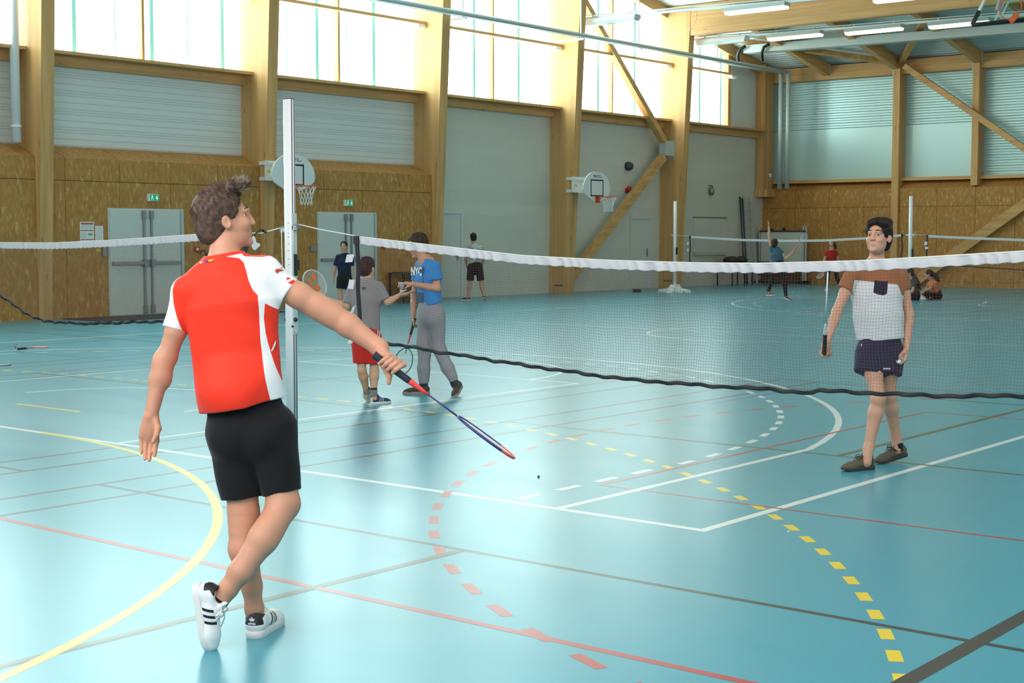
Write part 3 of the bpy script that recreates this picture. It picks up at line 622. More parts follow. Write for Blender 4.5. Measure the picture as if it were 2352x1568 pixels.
for q, (yy, sz) in enumerate(((40.6, 0.5), (41.2, 0.38))):
    b = MB(); b.smooth = True; b.lathe([(0, 0), (sz * 0.5, 0.01), (sz * 0.56, 0.08), (sz * 0.45, 0.16), (sz * 0.2, 0.2), (0, 0.2)], 14, (-24.1, yy, 0.722))
    tag(b.build('sports_bag', M['black'], None, (-24.1, yy, 0.72)), ('larger' if q == 0 else 'smaller') + ' black bag lying on the folding table near the ladder', 'bag', 'black bags on the folding table')
# ================================================================== basketball
def backboard(cy, lab):
    bx = -23.1; z0 = 2.47; e = empty('basketball_hoop', (-23.6, cy, z0), label=lab, cat='hoop', group='fan-shaped backboards on the columns'); off = (-23.6, cy, z0)
    half = [(0.14, 0), (0.34, .10), (.53, .20), (.585, .25), (.61, .32), (.60, .42), (.56, .53), (.49, .63), (.38, .72), (.24, .78), (.09, .805)]
    poly = [(bx, cy + a, z0 + c) for a, c in half] + [(bx, cy - a, z0 + c) for a, c in half[::-1]]
    b = MB(); b.prism(poly, (-0.04, 0, 0)); b.build('board', M['white_paint'], e, off)
    b = MB(); x = bx + 0.002; t = 0.035
    for (a, c, d, f) in ((-.29, .29, .60, .60 - t), (-.29, .29, .15, .15 + t), (-.29, -.29 + t, .15, .60), (.29 - t, .29, .15, .60)):
        b.box(bx, x, cy + a, cy + c, z0 + min(d, f), z0 + max(d, f))
    b.build('target_square', M['black'], e, off)
    put_text('lettering', 'MARTY', 0.10, frame_x((bx + 0.003, cy - 0.03, z0 + 0.685)), M['black'], e, off, shear=0.25)
    b = MB(); b.tube([(bx + .004, cy + .12, z0 + .665), (bx + .004, cy + .17, z0 + .66), (bx + .004, cy + .22, z0 + .685)], 0.006, 5); b.build('logo_swoosh', M['black'], e, off)
    rz = z0 + 0.135; rc = Vector((bx + 0.15 + 0.225, cy, rz)); b = MB(); b.smooth = True
    b.tube([rc + Vector((0.225 * math.cos(2 * math.pi * i / 24), 0.225 * math.sin(2 * math.pi * i / 24), 0)) for i in range(24)], 0.011, 6, closed=True)
    b.smooth = False; b.box(bx, bx + 0.03, cy - 0.09, cy + 0.09, rz - 0.16, rz + 0.015); b.box(bx, bx + 0.16, cy - 0.075, cy + 0.075, rz - 0.012, rz + 0.008)
    for s in (-1, 1): b.bar((bx + 0.02, cy + s * 0.07, rz - 0.14), (bx + 0.30, cy + s * 0.17, rz - 0.012), 0.012, 0.012)
    b.build('rim', M['orange'], e, off)
    b = MB(); n = 12; lv = [(0.0, .222), (-.10, .17), (-.20, .135), (-.30, .12), (-.40, .125)]
    for s in (1, -1):
        for i in range(n): b.tube([rc + Vector((r * math.cos((i + s * 0.5 * k) * 2 * math.pi / n), r * math.sin((i + s * 0.5 * k) * 2 * math.pi / n), z)) for k, (z, r) in enumerate(lv)], 0.004, 4)
    b.build('basket_net', M['white'], e, off)
    b = MB(); yf = cy - 0.15
    for z in (z0 + .27, z0 + .60): b.box(-23.985 if cy < 25 else -24.0, xin(z) + 0.0, yf - 0.03, yf, z, z + 0.075)
    for s in (-0.16, 0.16):
        for z in (z0 + .30, z0 + .63):
            b.bar((xin(z) + 0.02, cy + s, z), (bx - 0.04, cy + s * 1.6, z - 0.04), 0.04, 0.06)
    b.box(xin(3) + 0.0, xin(3) + 0.10, cy - 0.17, cy + 0.17, z0 + .27, z0 + .69)
    b.box(xin(3) + 0.1, bx - 0.04, cy - 0.19, cy - 0.18, z0 + .27, z0 + .66)
    b.build('wall_bracket', M['white'], e, off)
    b = MB(); b.box(xin(3) + 0.13, xin(3) + 0.2, cy - 0.195, cy - 0.19, z0 + .42, z0 + .48); b.build('bracket_sticker', M['yellow'], e, off)
backboard(CY[4] + 0.14, 'white fan-shaped backboard with orange rim behind the near net post')
backboard(CY[6] + 0.14, 'white fan-shaped backboard with orange rim on the second farthest column')
# glass board raised under the roof, top right
def glassmat():
    m = bpy.data.materials.new('clear_board'); m.use_nodes = True; nt = m.node_tree; nt.nodes.clear()
    t = nt.nodes.new('ShaderNodeBsdfTransparent'); t.inputs[0].default_value = (0.86, 0.95, 0.93, 1); g = nt.nodes.new('ShaderNodeBsdfGlossy'); g.inputs['Roughness'].default_value = 0.05
    x = nt.nodes.new('ShaderNodeMixShader'); x.inputs[0].default_value = 0.06; o = nt.nodes.new('ShaderNodeOutputMaterial')
    nt.links.new(t.outputs[0], x.inputs[1]); nt.links.new(g.outputs[0], x.inputs[2]); nt.links.new(x.outputs[0], o.inputs[0]); return m
yb = 33.0; q0 = at_y(2233, 57, yb); q1 = at_y(2262, 0, yb + 0.25); e = empty('ceiling_hoop', q0, label='glass backboard with orange rim folded up under the roof at top right', cat='hoop'); off = tuple(q0)
up = Vector(q1 - q0); up.normalize(); px = Vector((1, 0, 0)); nn = px.cross(up); A = Vector(q0); wd, hg = 1.8, 1.1
P_ = lambda a, c, d=0: A + px * a + up * c - nn * d
b = MB(); b.prism([P_(0.02, 0.02), P_(wd, 0.02), P_(wd, hg), P_(0.02, hg)], nn * 0.02); b.build('glass_board', glassmat(), e, off)
b = MB(); b.bar(P_(0, 0), P_(wd, 0), 0.07, 0.07, nn); b.bar(P_(0.0, 0), P_(0.0, 0.36), 0.07, 0.07, nn); b.build('padding', M['black'], e, off)
b = MB(); b.bar(P_(0.0, 0.36), P_(0.0, hg), 0.06, 0.06, nn); b.build('board_edge', M['white'], e, off)
b = MB()
for (a, c, d, f) in ((.60, .12, 1.19, .12), (.60, .57, 1.19, .57), (.60, .12, .60, .57), (1.19, .12, 1.19, .57), (0.5, 0.05, 0.5, hg)): b.bar(P_(a, c, .005), P_(d, f, .005), 0.05, 0.006, nn)
b.build('target_lines', M['white'], e, off)
rc = Vector(at_y(2321, 19, yb - 0.32)); ez = Vector((0, 0.15, 1)).normalized(); b = MB(); b.smooth = True
b.tube([rc + (px * math.cos(2 * math.pi * i / 28) + ez * math.sin(2 * math.pi * i / 28)) * 0.25 for i in range(28)], 0.013, 6, closed=True)
b.smooth = False; k0 = rc + px * 0.04 - ez * 0.25; b.bar(k0 + px * 0.13 + ez * 0.1, k0 - px * 0.02 - ez * 0.06, 0.13, 0.03, (0, 1, 0)); b.bar(k0 - ez * 0.05, P_(0.93, 0.02, 0.0), 0.10, 0.05, (1, 0, 0)); b.build('rim', M['orange'], e, off)
for x in (0.45, 1.35): b = MB(); b.bar(P_(x, 0.3, -0.05), (P_(x, 0.3, -0.05)[0], yb + 1.4, roof(yb + 1.4) - 0.1), 0.06, 0.06); b.build('hanger', M['galv'], e, off)
# ================================================================== nets and posts
M['thread'] = mat('net_thread', (0.15, 0.065, 0.055), 0.8)
M['tape_w'] = mat('white_net_tape', (0.55, 0.55, 0.585), 0.75)
M['tape_b'] = mat('black_net_tape', (0.018, 0.018, 0.02), 0.7)
M['rope'] = mat('white_rope', (0.75, 0.73, 0.68), 0.8)
M['post_w'] = mat('post_white_enamel', (0.80, 0.80, 0.81), 0.28)
M['dk'] = mat('slot_dark', (0.03, 0.03, 0.03), 0.6)
def net(y, top, bot, x0, x1, lab, seed, cell=0.0185, thread=0.0006, tape=0.054, slack=0.02, tabs=(), bow=None, ends=(True, True), pleat=1.0, grp='badminton nets strung across the hall'):
    rnd = random.Random(seed); base = ((x0 + x1) / 2, y, 0)
    e = empty('badminton_net', base, label=lab, cat='net', group=grp)
    xs_t = [p[0] for p in top]; zt = lambda x: float(np.interp(x, xs_t, [p[1] for p in top]))
    xs_b = [p[0] for p in bot]; zb = lambda x: float(np.interp(x, xs_b, [p[1] for p in bot]))
    ph = [rnd.uniform(0, 6.28) for _ in range(6)]
    def pos(x, t):   # t 0 top .. 1 bottom
        a = zt(x) - 0.01; c = zb(x); t_ = min(max((t - 0.1) / 0.9, 0), 1); s = math.sin(math.pi * t_) ** 0.7 * 0.6 + 0.5 * t_
        dy = slack * s * (math.sin(x * 4.1 + ph[0]) + 0.6 * math.sin(x * 9.3 + ph[1]) + 0.35 * math.sin(x * 23 + ph[2]))
        dx = 0.010 * s * math.sin(t * 9 + x * 3 + ph[3])
        dz = 0.006 * math.sin(x * 14 + ph[4]) * s + 0.003 * math.sin(x * 41 + ph[5] + t * 20)
        return (x + dx, y + dy, a + (c - a) * t + dz)
    b = MB(); nx = int((x1 - x0) / cell); hm = max(zt(x) - zb(x) for x in np.linspace(x0, x1, 9)); nz = int(hm / cell)
    t0_ = (tape - 0.012) / hm
    for i in range(nx + 1):
        x = x0 + (x1 - x0) * i / nx; j = rnd.uniform(-0.0015, 0.0015)
        b.tube([pos(x + j + 0.0025 * math.sin(k * 1.7 + i), t0_ + (1 - t0_) * k / 14) for k in range(15)], thread, 3, caps=False)
    for k in range(1, nz):
        t = k / nz; m = int(nx * 0.6)
        if t < t0_: continue
        b.tube([pos(x0 + (x1 - x0) * i / m, t + 0.0025 * math.sin(i * 2.1 + k)) for i in range(m + 1)], thread, 3, caps=False)
    b.build('netting', M['thread'], e, base)
    # folded white tape with slight pleats
    b = MB(); b.smooth = True; n = 420
    g = []
    for i in range(n + 1):
        x = x0 + (x1 - x0) * i / n; w = tape * (1 + 0.05 * math.sin(i * 0.9 + ph[0])); q = 0.011 * pleat * math.sin(i * 1.0 + 2.2 * math.sin(i * 0.23)) * (0.6 + 0.4 * math.sin(i * 0.13 + ph[1])); z = zt(x)
        g.append([(x, y - 0.002, z - 0.002), (x, y - 0.003 + q * 0.3, z - 0.006), (x + 0.01 * pleat, y - 0.003 + q, z - w * 0.5), (x + 0.014 * pleat, y - 0.003 + q * 1.3, z - w * 0.93), (x + 0.015 * pleat, y - 0.0025 + q * 1.4, z - w), (x + 0.015 * pleat, y + 0.003 + q * 1.4, z - w), (x + 0.01 * pleat, y + 0.003 + q, z - w * 0.5), (x, y + 0.003 + q * 0.3, z - 0.006), (x, y + 0.002, z - 0.002)])
    b.sheet(g); b.build('white_tape', M['tape_w'], e, base)
    b = MB(); b.smooth = True; b.tube([(x0 + (x1 - x0) * i / 80, y, zt(x0 + (x1 - x0) * i / 80)) for i in range(81)], 0.005, 6); b.build('head_cord', M['rope'], e, base)
    b = MB(); b.smooth = True; g = []
    for i in range(n + 1):
        x = x0 + (x1 - x0) * i / n; p = pos(x, 1.0); tw = 0.011 * math.sin(i * 0.37 + ph[2]) ** 3; w = 0.023
        g.append([(p[0], p[1] - 0.005, p[2] + w / 2), (p[0], p[1] - 0.007 + tw, p[2]), (p[0] + 0.004, p[1] - 0.004 + tw, p[2] - w / 2), (p[0] + 0.004, p[1] + 0.004 + tw, p[2] - w / 2), (p[0], p[1] + 0.004, p[2] + w / 2), (p[0], p[1] - 0.005, p[2] + w / 2)])
    b.sheet(g); b.build('black_foot_tape', M['tape_b'], e, base)
    for x, on in ((x0, ends[0]), (x1, ends[1])):
        if not on: continue
        b = MB(); g = []
        for k in range(16):
            p = pos(x, k / 15); g.append([(p[0] - 0.016, p[1] - 0.006, p[2]), (p[0] + 0.016, p[1] - 0.006, p[2]), (p[0] + 0.016, p[1] + 0.006, p[2]), (p[0] - 0.016, p[1] + 0.006, p[2]), (p[0] - 0.016, p[1] - 0.006, p[2])])
        b.sheet(g); b.box(x - 0.025, x + 0.025, y - 0.012, y + 0.012, zt(x) - tape, zt(x) + 0.005); b.build('black_side_tape', M['tape_b'], e, base)
    for (x, z, w, h, tilt) in tabs:
        b = MB(); c = Vector((x, y - 0.01, z)); g = []
        for a in range(5):
            r = []
            for d in range(4):
                u_ = -w * a / 4; v_ = -h * d / 3
                r.append(c + Vector((u_ * math.cos(tilt) + v_ * math.sin(tilt) * 0.3, -0.012 * math.sin(a * 0.9) - 0.006 * d, v_ * 1.0 + u_ * math.sin(tilt))))
            g.append(r)
        b.sheet(g); o = b.build('hook_tab', M['tape_w'], e, base); so = o.modifiers.new('thick', 'SOLIDIFY'); so.thickness = 0.004
    return e
NY = 7.40
px = lambda pts, yy=NY: [(float(at_y(u, v, yy)[0]), float(at_y(u, v, yy)[2])) for u, v in pts]
top = px([(820, 543), (1000, 564), (1200, 587), (1400, 598), (1600, 604), (1750, 605), (1980, 599), (2100, 592), (2352, 577)]); bot = px([(822, 772), (870, 784), (1000, 806), (1130, 828), (1290, 851), (1455, 872), (1600, 884), (1750, 893), (1865, 901), (1885, 896), (2050, 905), (2200, 910), (2352, 909)])
zt_ = lambda u, v: (float(at_y(u, v, NY)[0]), float(at_y(u, v, NY)[2]))
tb = []
for u, v, w, h, t in ((812, 584, 0.075, 0.055, 0.05), (813, 643, 0.055, 0.065, -0.1), (815, 700, 0.05, 0.075, 0.9), (812, 772, 0.05, 0.05, 0.2)): 
    a = zt_(u + 4, v); tb.append((a[0], a[1], w, h, t))
net_a = net(NY, top + [(-1.55, 1.55)], bot + [(-1.55, 0.80)], top[0][0], -1.55, 'near badminton net with crisp white tape in front of the boy in brown and white', 3, tabs=tb)
top = [(-14.0, 1.45)] + px([(-60, 560), (0, 557), (120, 558), (250, 552), (370, 544), (455, 538), (560, 532)]); bot = [(-14.0, 1.25)] + px([(-60, 630), (0, 676), (40, 706), (70, 725), (100, 737), (180, 743), (240, 742), (330, 739), (450, 736), (560, 736)])
net_b = net(NY, top, bot, -12.9, top[-1][0], 'badminton net at the left edge, sagging behind the boy in red', 5, slack=0.01, pleat=0.5, ends=(False, True))
FY_ = 34.45
def fpx(p): return px(p, FY_)
net_c = net(FY_, fpx([(1585, 542), (1700, 549), (1800, 551), (1900, 550), (1990, 545), (2072, 538)]), fpx([(1585, 605), (1800, 616), (1990, 612), (2072, 602)]), fpx([(1585, 542)])[0][0], fpx([(2072, 538)])[0][0], 'far badminton net strung before the whiteboard', 7, cell=0.03, thread=0.0007, slack=0.01, pleat=0.3, tabs=[(fpx([(1583, 560)])[0][0], 1.4, .06, .08, 0), (fpx([(1583, 575)])[0][0], 1.22, .06, .08, 0)])
net_d = net(FY_, fpx([(2130, 540), (2240, 545), (2352, 549), (2460, 546)]), fpx([(2140, 606), (2240, 613), (2352, 620), (2460, 620)]), fpx([(2130, 540)])[0][0], fpx([(2460, 546)])[0][0], 'far badminton net at the right edge beyond the sitting girls', 9, cell=0.03, slack=0.01, pleat=0.3, tabs=[(fpx([(2131, 557)])[0][0], 1.42, .08, .08, 0), (fpx([(2133, 568)])[0][0], 1.3, .08, .06, 0)], ends=(True, False))
def postprof(w, d, r=0.02, n=5):
    out = []
    for cx, cy, a0 in ((w / 2 - r, d / 2 - r, 0), (-w / 2 + r, d / 2 - r, 90), (-w / 2 + r, -d / 2 + r, 180), (w / 2 - r, -d / 2 + r, 270)):
        for i in range(n + 1): t = R(a0 + 90 * i / n); out.append((cx + r * math.cos(t), cy + r * math.sin(t)))
    return out
# near post
PXX = -8.17; post_n = e = empty('net_post', (PXX, NY, 0), label='tall white net post standing right behind the boy in red', cat='post', group='white net posts'); off = (PXX, NY, 0)
b = MB(); b.smooth = False; b.prism([(PXX + a, NY + c, 0) for a, c in postprof(0.082, 0.062)], (0, 0, 2.56)); o = b.build('pole', M['post_w'], e, off)
for p_ in o.data.polygons: p_.use_smooth = abs(p_.normal.z) < 0.5
b = MB(); b.prism([(PXX + a * 0.98, NY + c * 0.98, 2.56) for a, c in postprof(0.082, 0.062)], (0, 0, 0.006)); b.build('end_cap', M['dk'], e, off)
b = MB()
for z0, z1 in ((1.72, 2.56), (0.02, 0.84)):
    for yy in (NY - 0.012, NY + 0.012):
        b.box(PXX + 0.0405, PXX + 0.0425, yy - 0.003, yy + 0.003, z0, z1); b.box(PXX - 0.0425, PXX - 0.0405, yy - 0.003, yy + 0.003, z0, z1)
b.build('rail_slot', M['dk'], e, off)
b = MB(); b.box(PXX + 0.041, PXX + 0.052, NY - 0.02, NY + 0.02, 0.84, 1.72); b.build('slider', M['galv'], e, off)
for s, z in ((1, 1.615), (-1, 1.60)):
    b = MB(); b.smooth = False; c = (PXX + s * 0.075, NY - 0.005, z)
    b.lathe([(0.027, -0.009), (0.027, -0.005), (0.02, -0.004), (0.02, 0.004), (0.027, 0.005), (0.027, 0.009)], 20, c, (0, 1, 0)); b.lathe([(0.006, -0.016), (0.006, 0.016)], 8, c, (0, 1, 0)); b.build('pulley', M['grey_metal'], e, off)
    b = MB(); b.box(min(PXX + s * 0.04, PXX + s * 0.085), max(PXX + s * 0.04, PXX + s * 0.085), NY - 0.02, NY - 0.015, z - 0.015, z + 0.015); b.build('pulley_bracket', M['galv'], e, off)
b = MB(); b.box(PXX + 0.05, PXX + 0.062, NY - 0.012, NY + 0.012, 1.26, 1.42); b.box(PXX + 0.06, PXX + 0.085, NY - 0.012, NY + 0.012, 1.30, 1.38); b.build('rope_cleat', M['black'], e, off)
for (x, y, z, r) in ((PXX + 0.06, NY - 0.01, 0.935, 0.016), (PXX - 0.055, NY, 0.93, 0.014), (PXX + 0.048, NY - 0.03, 0.885, 0.008)):
    b = MB(); b.smooth = True; b.lathe([(0, -0.014), (r * 0.7, -0.013), (r, -0.005), (r, 0.006), (r * 0.7, 0.014), (0, 0.015)], 14, (x, y, z), (0.6, -0.8, 0)); b.build('knob', M['black'], e, off)
b = MB(); b.smooth = True; b.tube([(PXX + 0.06 + 0.016 * math.cos(t), NY - 0.02, 0.84 + 0.016 * math.sin(t)) for t in np.linspace(0, 6.28, 14)], 0.004, 6); b.build('eye_bolt', M['galv'], e, off)
ink = mat('scale_ink', (0.12, 0.12, 0.32), 0.6)
b = MB()
for v in (513, 536, 545, 560, 576, 595, 608):
    z = float(at_y(662, v, NY)[2]); b.box(PXX + 0.024, PXX + 0.03, NY - 0.0315, NY - 0.0308, z, z + 0.003); b.box(PXX + 0.008, PXX + 0.018, NY - 0.0316, NY - 0.0308, z, z + 0.005)
b.build('height_scale', ink, e, off)
def rope(pts, r, par, m='rope', name='net_cord'):
    b = MB(); b.smooth = True; b.tube(pts, r, 6); return b.build(name, M[m], par, tuple(par.location))
tl = zt_(822, 541); rope([(PXX + 0.10, NY - 0.005, 1.64), (PXX + 0.3, NY, 1.605), (tl[0], NY, tl[1] - 0.005)], 0.0045, net_a)
tl = zt_(560, 533); rope([(PXX - 0.10, NY - 0.005, 1.615), (tl[0] + 0.2, NY, 1.575), (tl[0], NY, tl[1] - 0.004)], 0.0045, net_b)
rope([(PXX + 0.066, NY - 0.03, 1.62), (PXX + 0.064, NY - 0.03, 1.4)], 0.003, post_n)
rope([(PXX - 0.062, NY - 0.03, 1.60), (PXX - 0.05, NY - 0.035, 1.25)], 0.003, post_n)
# dangling strap at the left net's end
b = MB(); pts = [at_y(u, v, NY - 0.02) for u, v in ((606, 531), (600, 528), (593, 531), (586, 538), (584, 542))]; 
for s_ in range(len(pts) - 1): b.bar(pts[s_], pts[s_ + 1], 0.012, 0.004, (0, 1, 0))
b.bar(at_y(603, 528, NY - 0.02), at_y(612, 535, NY - 0.02), 0.02, 0.004, (0, 1, 0)); e = empty('net_strap', tuple(at_y(584, 542, NY - 0.02)), label='black and white strap dangling from the left net by the boy\'s chin', cat='strap'); off = tuple(at_y(584, 542, NY - 0.02)); b.build('black_band', M['tape_b'], e, off)
b = MB(); poly = [at_y(u, v, NY - 0.02) for u, v in ((583, 540), (576, 547), (576, 560), (579, 570), (585, 575), (591, 570), (597, 564), (595, 559), (588, 557))]; b.prism(poly, (0, 0.008, 0)); b.build('white_tab', M['tape_w'], e, off, bevel=0.002)
b = MB(); b.bar(at_y(569, 563, NY - 0.01), at_y(560, 590, NY - 0.01), 0.022, 0.006, (0, 1, 0)); b.build('lower_band', M['tape_b'], e, off)
# far posts
for u, v0, vb, lab in ((1551, 462, 671, 'far white net post on a splayed base before the last column'), (2093, 450, 640, 'far white net post behind the sitting girls')):
    p = at_y(u, v0, FY_); x = float(p[0]); zt = float(p[2]); e = empty('net_post', (x, FY_, 0), label=lab, cat='post', group='white net posts'); off = (x, FY_, 0)
    b = MB(); b.smooth = True; b.tube([(x, FY_, 0.05), (x, FY_, zt)], 0.047, 12); b.build('pole', M['post_w'], e, off)
    b = MB(); b.prism([(x - 0.50, FY_ - 0.12, 0), (x + 0.50, FY_ - 0.12, 0), (x + 0.46, FY_ - 0.1, 0.07), (x + 0.15, FY_ - 0.08, 0.12), (x + 0.1, FY_ - 0.06, 0.22), (x - 0.1, FY_ - 0.06, 0.22), (x - 0.15, FY_ - 0.08, 0.12), (x - 0.46, FY_ - 0.1, 0.07)], (0, 0.2, 0)); b.prism([(x - 0.1, FY_ - 0.28, 0), (x - 0.1, FY_ + 0.5, 0), (x - 0.1, FY_ + 0.1, 0.2), (x - 0.1, FY_ - 0.1, 0.2)], (0.2, 0, 0))
    b.build('base', M['white_paint'], e, off, bevel=0.01)
    b = MB(); b.box(x + 0.045, x + 0.08, FY_ - 0.02, FY_ + 0.02, 1.05, 1.25); b.build('rope_cleat', M['black'], e, off)
    b = MB(); b.box(x - 0.11, x + 0.11, FY_ - 0.02, FY_ + 0.02, 1.57, 1.61); b.build('pulley', M['galv'], e, off)
q = fpx([(1585, 543)])[0]; pz = float(at_y(1551, 540, FY_)[0]); rope([(pz, FY_, 1.58), (q[0], FY_, 1.56)], 0.005, net_c)
q = fpx([(2130, 540)])[0]; pz = float(at_y(2093, 540, FY_)[0]); rope([(pz, FY_, 1.6), (q[0], FY_, 1.585)], 0.005, net_d)
# ================================================================== figures: smooth blended solids turned into one continuous mesh
FWH = np.array([-math.sin(YAW), math.cos(YAW), 0.0])      # horizontal, away from the camera
def v3(p): return np.array(p, dtype=np.float64)
def unit(a): a = v3(a); return a / max(np.linalg.norm(a), 1e-9)
def smin(a, b, k):
    h = np.clip(0.5 + 0.5 * (b - a) / k, 0, 1); return b * (1 - h) + a * h - k * h * (1 - h)
class Solid:
    def __init__(s): s.pr = []; s.disp = None
    def add(s, f, lo, hi, k, op='+'): s.pr.append((f, v3(lo), v3(hi), k, op)); return s
    def cone(s, a, b, ra, rb, k=0.02, flat=None, fs=1.0, op='+', cap=False, capa=False, bulge=0.0):
        a = v3(a); b = v3(b); ba = b - a; ln = max(np.linalg.norm(ba), 1e-6); ax = ba / ln; L2 = float(ba @ ba) + 1e-12; r = max(ra, rb) + abs(bulge)
        n = None if flat is None else unit(flat)
        ext = 0.06 if cap else 0.0
        def f(P):
            d = P - a.astype(np.float32)
            tt = d @ (ba / L2).astype(np.float32)
            t = np.clip(tt, 0, 1 + (ext / ln)) if cap else np.clip(tt, 0, 1)
            q = d - t[..., None] * ba.astype(np.float32)
            if n is not None:
                q = q + (q @ n.astype(np.float32))[..., None] * (n * (1 / fs - 1)).astype(np.float32)
            tc = np.clip(t, 0, 1)
            rr = ra + (rb - ra) * tc
            if bulge: rr = rr + bulge * np.sin(np.pi * tc) ** 1.5
            o = np.sqrt((q * q).sum(-1)) - rr
            if n is not None: o = o * (0.5 + 0.5 * fs)
            if cap: o = np.maximum(o, (tt - 1) * ln)
            if capa: o = np.maximum(o, -tt * ln)
            return o
        m = r + ext
        return s.add(f, np.minimum(a, b) - m, np.maximum(a, b) + m, k, op)
    def chain(s, pts, rads, k=0.02, **kw):
        for i in range(len(pts) - 1): s.cone(pts[i], pts[i + 1], rads[i], rads[i + 1], k, **kw)
        return s
    def ell(s, c, rad, axes=None, k=0.02, op='+'):
        c = v3(c); rad = v3(rad); A = np.eye(3) if axes is None else np.array([unit(x) for x in axes]); rm = rad.min()
        def f(P):
            q = (P - c.astype(np.float32)) @ (A.T / rad).astype(np.float32); l = np.sqrt((q * q).sum(-1)); l2 = np.sqrt(((q / rad.astype(np.float32)) ** 2).sum(-1))
            return l * (l - 1) / np.maximum(l2, 1e-6)
        m = rad.max(); return s.add(f, c - m, c + m, k, op)
    def half(s, p, n, k=0.004):
        """keep the side opposite to n"""
        p = v3(p); n = unit(n)
        return s.add(lambda P: (P - p.astype(np.float32)) @ n.astype(np.float32), (-9, -9, -9), (9, 9, 9), k, '&')
    def grid(s, h):
        lo = np.min([l for f, l, u, k, o in s.pr if o == '+'], 0) - 3 * h; hi = np.max([u for f, l, u, k, o in s.pr if o == '+'], 0) + 3 * h
        n = np.ceil((hi - lo) / h).astype(int) + 1; D = np.full(tuple(n), 0.5, np.float32)
        axs = [(lo[i] + h * np.arange(n[i])).astype(np.float32) for i in range(3)]
        for f, l, u, k, op in s.pr:
            m = k + 2.5 * h + 0.004
            if op == '&': i0 = np.zeros(3, int); i1 = n
            else:
                i0 = np.clip(np.floor((l - m - lo) / h).astype(int), 0, n); i1 = np.clip(np.ceil((u + m - lo) / h).astype(int) + 1, 0, n)
            if (i1 <= i0).any(): continue
            sl = tuple(slice(i0[i], i1[i]) for i in range(3))
            P = np.stack(np.meshgrid(*[axs[i][sl[i]] for i in range(3)], indexing='ij'), -1)
            d = f(P); B = D[sl]
            if op == '+': D[sl] = smin(B, d, k)
            elif op == '-': D[sl] = -smin(-B, d, k)
            else: D[sl] = -smin(-B, -d, k)
        if s.disp is not None:
            msk = np.abs(D) < 4 * h
            idx = np.argwhere(msk); P = (lo + idx * h).astype(np.float32); D[msk] += s.disp(P).astype(np.float32)
        return D, lo, h
def surfnet(D, lo, h, smooth=1):
    n = np.array(D.shape); ins = D < 0
    off = [(i, j, k) for i in (0, 1) for j in (0, 1) for k in (0, 1)]
    cnt = np.zeros(n - 1, np.uint8)
    for o in off: cnt += ins[o[0]:n[0] - 1 + o[0], o[1]:n[1] - 1 + o[1], o[2]:n[2] - 1 + o[2]]
    act = (cnt > 0) & (cnt < 8); cells = np.argwhere(act); idx = np.full(n - 1, -1, np.int32); idx[act] = np.arange(len(cells))
    d = np.stack([D[cells[:, 0] + o[0], cells[:, 1] + o[1], cells[:, 2] + o[2]] for o in off], 1)
    pos = np.zeros((len(cells), 3)); c = np.zeros(len(cells))
    for a in range(8):
        for b in range(a + 1, 8):
            if sum(abs(off[a][i] - off[b][i]) for i in range(3)) != 1: continue
            m = (d[:, a] < 0) != (d[:, b] < 0); t = d[m, a] / (d[m, a] - d[m, b])
            pos[m] += v3(off[a]) + t[:, None] * (v3(off[b]) - v3(off[a])); c[m] += 1
    V = lo + (cells + pos / np.maximum(c, 1)[:, None]) * h
    F = []
    for ax in range(3):
        b, cc = [(1, 2), (2, 0), (0, 1)][ax]
        A = np.moveaxis(ins, [ax, b, cc], [0, 1, 2]); I = np.moveaxis(idx, [ax, b, cc], [0, 1, 2])
        s0 = A[:-1, 1:-1, 1:-1]; s1 = A[1:, 1:-1, 1:-1]
        e = np.argwhere(s0 != s1); x, y, z = e[:, 0], e[:, 1] + 1, e[:, 2] + 1
        q = np.stack([I[x, y - 1, z - 1], I[x, y, z - 1], I[x, y, z], I[x, y - 1, z]], 1)
        fl_ = ~A[x, y, z]; q[fl_] = q[fl_][:, ::-1]; F.append(q)
    F = np.concatenate(F); F = F[(F >= 0).all(1)]
    E = np.concatenate([F[:, [0, 1]], F[:, [1, 2]], F[:, [2, 3]], F[:, [3, 0]]])
    for _ in range(smooth):
        S_ = np.zeros_like(V); w = np.zeros(len(V)); np.add.at(S_, E[:, 0], V[E[:, 1]]); np.add.at(w, E[:, 0], 1); ok = w > 0
        V[ok] = 0.5 * V[ok] + 0.5 * S_[ok] / w[ok][:, None]
    return V, F
def npmesh(name, V, F, attrs=None):
    me = bpy.data.meshes.new(name); me.vertices.add(len(V)); me.vertices.foreach_set('co', np.asarray(V, np.float32).ravel())
    me.loops.add(F.size); me.loops.foreach_set('vertex_index', F.astype(np.int32).ravel()); me.polygons.add(len(F))
    me.polygons.foreach_set('loop_start', np.arange(0, F.size, F.shape[1], dtype=np.int32)); me.polygons.foreach_set('loop_total', np.full(len(F), F.shape[1], np.int32))
    me.polygons.foreach_set('use_smooth', np.ones(len(F), bool)); me.update(calc_edges=True)
    for k, a in (attrs or {}).items():
        at = me.attributes.new(k, 'FLOAT', 'POINT'); at.data.foreach_set('value', np.asarray(a, np.float32))
    return me
def solid_obj(name, sol, h, m, parent, attrs=None, smooth=1, shell=0.0, cuts=()):
    D, lo, h = sol.grid(h)
    if shell: D = np.maximum(D, -(D + shell))
    V, F = surfnet(D, lo, h, smooth)
    a = {k: f(V) for k, f in attrs.items()} if attrs else None
    return link(name, npmesh(name, V, F, a), m, parent)
